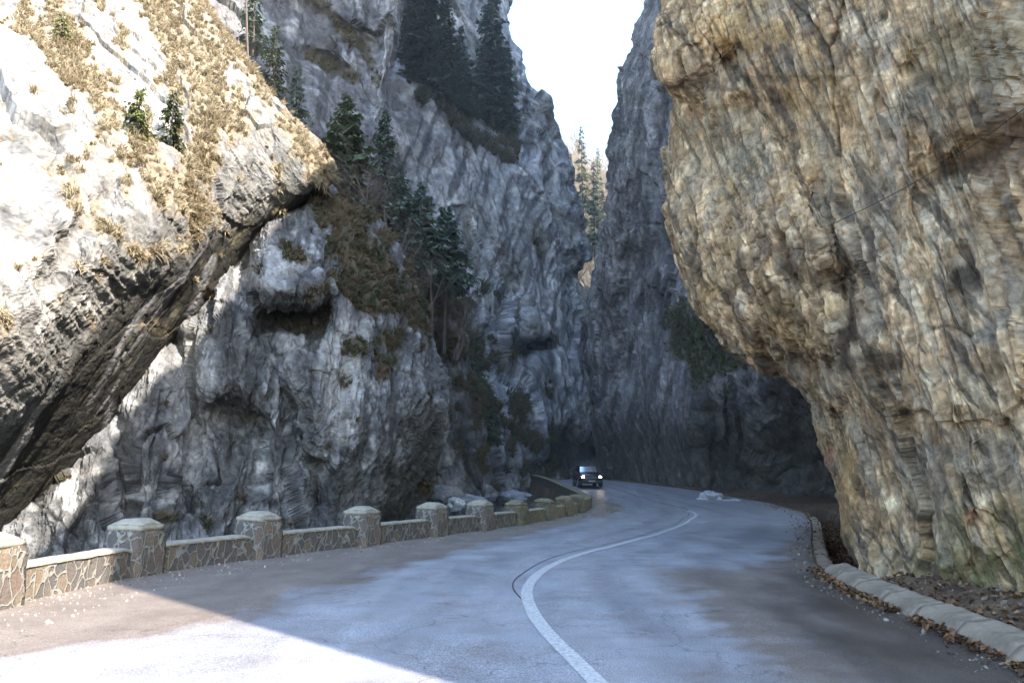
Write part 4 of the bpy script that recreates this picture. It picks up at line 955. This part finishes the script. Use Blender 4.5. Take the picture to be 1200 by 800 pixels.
# ------------------------------------------------------------------ kerb stones, loose stones, leaves
KL=['nearest','second','third','fourth','fifth','sixth','seventh','eighth','ninth','tenth','eleventh']
ky=np.arange(5.2,14.0,1.12)
for k in range(len(ky)):
    y0,y1=ky[k],ky[k]+1.10; x0_,x1_=float(XR(y0)),float(XR(y1)); d=np.array([x1_-x0_,y1-y0]); L=np.linalg.norm(d)-.012
    bm=bmesh.new(); pr=[(0.02,-.1),(0.02,.02),(-.09,.125),(-.13,.15),(-.38,.185),(-.42,.16),(-.42,-.1)]
    A=[bm.verts.new((-L/2,a,b_)) for a,b_ in pr]; B=[bm.verts.new((L/2,a,b_)) for a,b_ in pr]
    for j in range(len(pr)): bm.faces.new((A[j],A[(j+1)%len(pr)],B[(j+1)%len(pr)],B[j]))
    bm.faces.new(A[::-1]); bm.faces.new(B); bmesh.ops.recalc_face_normals(bm,faces=bm.faces)
    rough_bm(bm,3,.022,k+40,5.,.006)
    o=obj_bm('kerb_stone',bm,M_concrete,None,True); o.location=((x0_+x1_)/2,(y0+y1)/2,random.uniform(-.012,.012)); o.rotation_euler=(0,random.uniform(-.008,.008),math.atan2(d[1],d[0])); 
    tag(o,'%s sloped concrete kerb stone, counted from the right edge of the photo towards the drain'%KL[k],'kerb stone','concrete kerb stones under the tan cliff')
for k,(y0,dz) in enumerate([(14.15,.02),(15.2,.0),(16.25,-.02),(17.6,-.03)]):
    xx=float(XR(y0+.45))+.35+DITCH_W+.02; ang=math.atan2(1,(float(XR(y0+1))-float(XR(y0))))
    bm=bmesh.new(); boxgrid(bm,-.48,.48,-.45,0,-.6,.26+dz,.96); rough_bm(bm,3,.02,k+60,3.,.03)
    o=obj_bm('drain_block',bm,M_concrete,None,True); o.location=(xx,y0+.45,0); o.rotation_euler=(0,0,ang)
    tag(o,['nearest concrete block lining the cliff side of the drain','second concrete block lining the drain','third concrete block lining the drain','farthest concrete block lining the drain'][k],'concrete block','concrete blocks lining the drain')
# concrete edge of the drain on the road side
ys_=np.arange(13.9,34,.4); V=[];F=[]; pr=[(.06,.012),(.30,.03),(.345,.0),(.36,-.56)]
for y in ys_:
    x=float(XR(y)); 
    for a,b_ in pr: V.append((x+a,y,float(Zr(y))+b_+.02*math.sin(y*3.1)*(b_>0)))
t=mk('drain_edge',np.array(V),grid_faces(len(ys_),4),M_concrete,smooth=False); tag(t,'worn concrete lip along the road side of the leaf filled drain','drain edge')
def scatter_stones(name, pts, smin, smax, cols, seed):
    r=np.random.default_rng(seed); ico=bmesh.new(); bmesh.ops.create_icosphere(ico,subdivisions=1,radius=1); bv=np.array([v.co[:] for v in ico.verts]); bf=np.array([[v.index for v in f.verts] for f in ico.faces]); ico.free()
    n=len(pts); s=smin*(smax/smin)**(r.uniform(0,1,n)**2.5); V=bv[None]*(1+.35*r.normal(0,1,(n,len(bv),1)).clip(-1,1))*(s[:,None,None]*r.uniform(.6,1.2,(n,1,3)))+pts[:,None]
    F=(bf[None]+(np.arange(n)*len(bv))[:,None,None]).reshape(-1,3); c=np.array(cols)[r.integers(0,len(cols),n)]*r.uniform(.6,1.2,(n,1))
    return tag(mk(name,V.reshape(-1,3),F,M_veg,cols=np.repeat(c,len(bv),0)),kind='stuff')
r=np.random.default_rng(5)
def pts_along(f, y0, y1, n, w0, w1, pw=1., z=None):
    y=r.uniform(y0,y1,n); x=f(y)+w0+(w1-w0)*r.uniform(0,1,n)**pw; zz=ground_z(x,y) if z is None else Zr(y)+z; return np.stack([x,y,zz],-1)
st=[(.2,.155,.11),(.14,.105,.075),(.26,.22,.17),(.09,.065,.05)]
pp=np.concatenate([pts_along(XR,5,13.6,1500,.5,1.6),pts_along(XR,5,30,900,-.5,.05,1,.008),pts_along(XR,14,45,900,.0,2.5)])
o=scatter_stones('gravel',pp,.006,.045,st,1); tag(o,'small stones and grit along the kerb and the foot of the tan cliff','gravel')
pp=np.concatenate([pts_along(XP,4,36,2200,.2,1.5,1.8,.008),pts_along(XP,36,49,1200,.2,1.9,1,.01)])
o=scatter_stones('verge_gravel',pp,.005,.03,[(.34,.3,.25),(.22,.2,.18),(.3,.28,.26)],2); tag(o,'grit and chippings on the verge beside the stone parapet','gravel')
for k,(px,py,D,s,l) in enumerate([(1034,674,12.2,.10,'largest loose white stone on the soil under the tan cliff'),(1098,697,9.6,.055,'rounded stone on the soil midway along the kerb'),(1175,733,7.6,.05,'rounded stone on the soil near the right picture edge'),(1057,685,11.2,.05,'small pale stone right of the largest loose white stone'),(246,686,12.4,.035,'small white stone on the verge between the second and third pillar')]):
    p=ray(px,py,D); zz=float(ground_z(np.array([p[0]]),np.array([p[1]]))[0])
    rock_lump('loose_stone',(float(p[0]),float(p[1]),zz+s*.4),(s,s,s),k+30,M_rock_near,l,'stone','loose stones',(.55,.5,.44))
def leaves(name, pts, seed, size=.036):
    r=np.random.default_rng(seed); n=len(pts); a=r.uniform(0,6.283,n); s=size*r.uniform(.6,1.4,n); tl=r.normal(0,.5,(n,2))
    u=np.stack([np.cos(a),np.sin(a),tl[:,0]],-1)*s[:,None]; v=np.stack([-np.sin(a),np.cos(a),tl[:,1]],-1)*s[:,None]*.6
    up=np.array([0,0,1.])*s[:,None]*.35; p=pts+np.array([0,0,.02])
    V=np.stack([p-u,p-u*.3+v+up,p+u*.4+v*.7,p+u-up*.3,p+u*.3-v+up,p-u*.4-v*.8],1); F=np.arange(n*6).reshape(-1,6)
    F=np.concatenate([F[:,[0,1,2,5]],F[:,[5,2,3,4]]]); cs=np.array([(.17,.085,.04),(.12,.06,.03),(.24,.14,.07),(.08,.045,.028)]); c=cs[r.integers(0,4,n)]*r.uniform(.6,1.2,(n,1))
    return tag(mk(name,V.reshape(-1,3),F,M_leaf,cols=np.repeat(c,6,0)),kind='stuff')
y=r.uniform(6,14.5,1500); w=fbm(np.stack([y*1.4,y*0,y*0],-1),3,9); keep=w+.35*ss(8,12,y)>-.05; y=y[keep]; x=XR(y)-.02-np.abs(r.normal(0,.09,len(y))); lp=np.stack([x,y,Zr(y)+.01+.03*r.uniform(0,1,len(y))],-1)
y=r.uniform(13.4,38,3600); x=XR(y)+.35+DITCH_W/2+r.normal(0,.25,len(y)); lp2=np.stack([x,y,ground_z(x,y)+.06*r.uniform(0,1,len(y))+.05],-1)
y=r.uniform(5,13,700); x=XR(y)+.55+np.abs(r.normal(0,.5,len(y))); lp3=np.stack([x,y,ground_z(x,y)+.01],-1)
y=r.uniform(24,50,600); x=XR(y)+r.uniform(-.8,2.5,len(y)); lp4=np.stack([x,y,ground_z(x,y)+.02],-1)
o=leaves('fallen_leaves',np.concatenate([lp,lp2,lp3,lp4]),3); tag(o,'brown fallen leaves in the drain and against the kerb','leaves')

# ------------------------------------------------------------------ cable across the tan cliff
M_cable=simple('black cable',(.02,.02,.022),.5)
pts=[]
for k in range(25):
    f=k/24; px=1205-235*f; py=124+141*f+10*math.sin(f*math.pi); D=8.0+3.6*f; pts.append(tuple(ray(px,py,D)))
V,Fc=tubes([(pts[i],pts[i+1],.006,.006) for i in range(24)],6)
o=mk('cable',V,Fc,M_cable,smooth=True); tag(o,'thin dark cable stretched across the face of the tan cliff','cable')

# ------------------------------------------------------------------ car
M_paint_car=simple('dark car paint',(.012,.014,.02),.22,spec=.6); M_glass=simple('car glass',(.02,.025,.03),.03,spec=1.0)
M_wind=simple('sky mirroring windscreen',(.85,.93,1.0),.08,metal=.95,spec=1.)
M_black=simple('black plastic',(.015,.015,.016),.5); M_tyre=simple('tyre rubber',(.02,.02,.02),.85); M_rim=simple('alloy rim',(.35,.36,.38),.3,metal=.9)
M_lamp=simple('lit headlamp',(1,.9,.75),.3,emit=((1.,.76,.46),70)); M_plate=simple('white plate',(.35,.36,.38),.4); M_fog=simple('lamp housing',(.25,.26,.28),.2); M_txt=simple('plate lettering',(.02,.02,.03),.5)
car=empty('parked_car'.replace('parked_','oncoming_'),(0,0,0),0,'dark off-road car with both headlights lit driving towards the viewer','car')
def loft(secs, cap=True):
    bm=bmesh.new(); rings=[[bm.verts.new(p) for p in s] for s in secs]; n=len(secs[0])
    for i in range(len(rings)-1):
        for j in range(n): bm.faces.new((rings[i][j],rings[i][(j+1)%n],rings[i+1][(j+1)%n],rings[i+1][j]))
    bm.faces.new(rings[0][::-1]); bm.faces.new(rings[-1]); bmesh.ops.recalc_face_normals(bm,faces=bm.faces); return bm
def sec(y,w,z0,z1,sh):   # lower body section
    return [(-w*.86,y,z0),(w*.86,y,z0),(w*.97,y,z0+.08),(w,y,z0+.28),(w*.99,y,z1-sh*1.6),(w*.93,y,z1-sh*.5),(w*.80,y,z1),(-w*.80,y,z1),(-w*.93,y,z1-sh*.5),(-w*.99,y,z1-sh*1.6),(-w,y,z0+.28),(-w*.97,y,z0+.08)]
secs=[sec(-2.28,.74,.36,.78,.05),sec(-2.2,.86,.30,.92,.07),sec(-1.95,.92,.27,1.0,.08),sec(-1.2,.94,.26,1.07,.08),(sec(-.7,.94,.26,1.10,.07)),sec(.6,.94,.26,1.10,.06),sec(1.9,.93,.28,1.10,.06),sec(2.2,.88,.34,1.05,.08)]
bm=loft(secs); 
o=obj_bm('body',bm,M_paint_car,car,True)
def gs(y,wb,wt,zb,zt): return [(-wb,y,zb),(wb,y,zb),(wb*.5+wt*.5,y,(zb+zt)/2),(wt,y,zt-.05),(wt*.88,y,zt),(-wt*.88,y,zt),(-wt,y,zt-.05),(-(wb*.5+wt*.5),y,(zb+zt)/2)]
bm=loft([gs(-.95,.80,.79,1.05,1.13),gs(-.30,.83,.70,1.05,1.62),gs(.1,.84,.70,1.05,1.70),gs(1.5,.84,.70,1.05,1.70),gs(2.05,.82,.66,1.05,1.50),gs(2.15,.80,.70,1.05,1.2)])
o=obj_bm('cabin',bm,M_paint_car,car,True)
def quad(name,pts,mat,par,th=.01):
    p=[Vector(q) for q in pts]; n=(p[1]-p[0]).cross(p[3]-p[0]).normalized()*th
    V=[tuple(q) for q in p]+[tuple(q+n) for q in p]; return mk(name,V,[(0,3,2,1),(4,5,6,7),(0,1,5,4),(1,2,6,5),(2,3,7,6),(3,0,4,7)],mat,par)
quad('windscreen',[(-.72,-.93,1.17),(.72,-.93,1.17),(.62,-.37,1.60),(-.62,-.37,1.60)],M_wind,car,.02)
for s in (-1,1):
    x0=s*.845; x1=s*.72
    quad('side_window',[(x0,-.62,1.16),(x0,1.6,1.16),(x1+s*.01,1.4,1.60),(x1+s*.01,-.2,1.60)][::(1 if s<0 else -1)],M_glass,car,.012)
    bm=bmesh.new(); bmesh.ops.create_uvsphere(bm,u_segments=12,v_segments=8,radius=1)
    for v in bm.verts: v.co=Vector((v.co.x*.13,v.co.y*.08,v.co.z*.09))
    m_=obj_bm('wing_mirror',bm,M_paint_car,car,True); m_.location=(s*1.02,-.62,1.17)
    bm=bmesh.new(); bmesh.ops.create_uvsphere(bm,u_segments=16,v_segments=10,radius=1)
    for v in bm.verts: v.co=Vector((v.co.x*.135,v.co.y*.06,v.co.z*.105))
    hl=obj_bm('headlight',bm,M_lamp,car,True); hl.location=(s*.66,-2.23,.76)
    for y in (-1.42,1.38):
        w=empty_=None
        bm=bmesh.new(); bmesh.ops.create_cone(bm,cap_ends=True,segments=28,radius1=.37,radius2=.37,depth=.24,matrix=Matrix.Rotation(R(90),4,'Y')); bmesh.ops.bevel(bm,geom=[e for e in bm.edges if len(e.link_faces)==2 and e.calc_face_angle(0)>1],offset=.04,segments=2,affect='EDGES')
        wh=obj_bm('wheel',bm,M_tyre,car,True); wh.location=(s*.84,y,.37)
        bm=bmesh.new(); bmesh.ops.create_cone(bm,cap_ends=True,segments=20,radius1=.22,radius2=.20,depth=.03,matrix=Matrix.Rotation(R(90),4,'Y')); rm=obj_bm('rim',bm,M_rim,wh,True); rm.location=(s*.12,0,0)
def boxo(name,x0,x1,y0,y1,z0,z1,mat,par,bev=.01):
    bm=bmesh.new(); boxgrid(bm,x0,x1,y0,y1,z0,z1); bmesh.ops.recalc_face_normals(bm,faces=bm.faces); bmesh.ops.bevel(bm,geom=list(bm.edges),offset=bev,segments=2,affect='EDGES'); return obj_bm(name,bm,mat,par,False)
gr=boxo('grille',-.44,.44,-2.32,-2.2,.62,.82,M_black,car)
for k in range(4): boxo('slat',-.42,.42,-2.335,-2.322,.645+k*.043,.66+k*.043,M_fog,gr,.003)
boxo('bumper',-.84,.84,-2.36,-2.15,.33,.56,M_black,car,.05)
pl=boxo('number_plate',-.26,.26,-2.375,-2.362,.42,.53,M_plate,car,.003)
boxo('roof_rail',-.66,-.62,-.1,1.7,1.70,1.74,M_black,car); boxo('roof_rail',.62,.66,-.1,1.7,1.70,1.74,M_black,car)
cy=57.5; cx=688; p=ray(cx,570,cy); car.location=(float(p[0]),cy,float(Zr(cy))+.01); car.scale=(.88,.88,.88); car.rotation_euler=(-math.atan(float(Zr(cy-1)-Zr(cy+1))/2)*-1*0,0,R(4))

# thin valley haze
hm=bpy.data.materials.new('haze'); hm.use_nodes=True; hn=hm.node_tree; hn.nodes.clear(); ho=hn.nodes.new('ShaderNodeOutputMaterial'); hv=hn.nodes.new('ShaderNodeVolumeScatter'); hv.inputs['Density'].default_value=.0011; hv.inputs['Color'].default_value=(.86,.93,1,1); hn.links.new(hv.outputs[0],ho.inputs['Volume'])
bm=bmesh.new(); boxgrid(bm,-90,120,24,230,-6,130); bmesh.ops.recalc_face_normals(bm,faces=bm.faces); hz=obj_bm('haze',bm,hm); tag(hz,kind='structure')
# ------------------------------------------------------------------ world, sun, camera
SUN_EL, SUN_AZ = 35.0, 135.0     # azimuth clockwise from +Y
w=bpy.data.worlds.new('World'); scene.world=w; w.use_nodes=True; nt=w.node_tree
bg=nt.nodes['Background']; sky=nt.nodes.new('ShaderNodeTexSky'); sky.sky_type='NISHITA'; sky.sun_disc=False; sky.sun_elevation=R(SUN_EL); sky.sun_rotation=R(SUN_AZ)
sky.air_density=1.3; sky.dust_density=.6; sky.ozone_density=1.8
nt.links.new(sky.outputs[0],bg.inputs[0]); bg.inputs[1].default_value=.85
sl=bpy.data.lights.new('Sun','SUN'); sl.energy=17; sl.angle=R(.5); sl.color=(1,.91,.79); so=bpy.data.objects.new('Sun',sl); link(so)
d=Vector((math.sin(R(SUN_AZ))*math.cos(R(SUN_EL)),math.cos(R(SUN_AZ))*math.cos(R(SUN_EL)),math.sin(R(SUN_EL)))); so.rotation_euler=d.to_track_quat('Z','Y').to_euler(); so.location=(20,-20,40)
cam=bpy.data.cameras.new('Camera'); co=bpy.data.objects.new('Camera',cam); link(co); co.location=(0,0,HC); co.rotation_euler=(R(90)+PITCH,0,0)
cam.sensor_width=36; cam.lens=F_PX/1200*36; cam.clip_end=3000; scene.camera=co
scene.view_settings.view_transform='Standard'; scene.view_settings.look='None'; scene.view_settings.exposure=0
scene.cycles.volume_bounces=1; scene.cycles.max_bounces=6; scene.cycles.diffuse_bounces=4
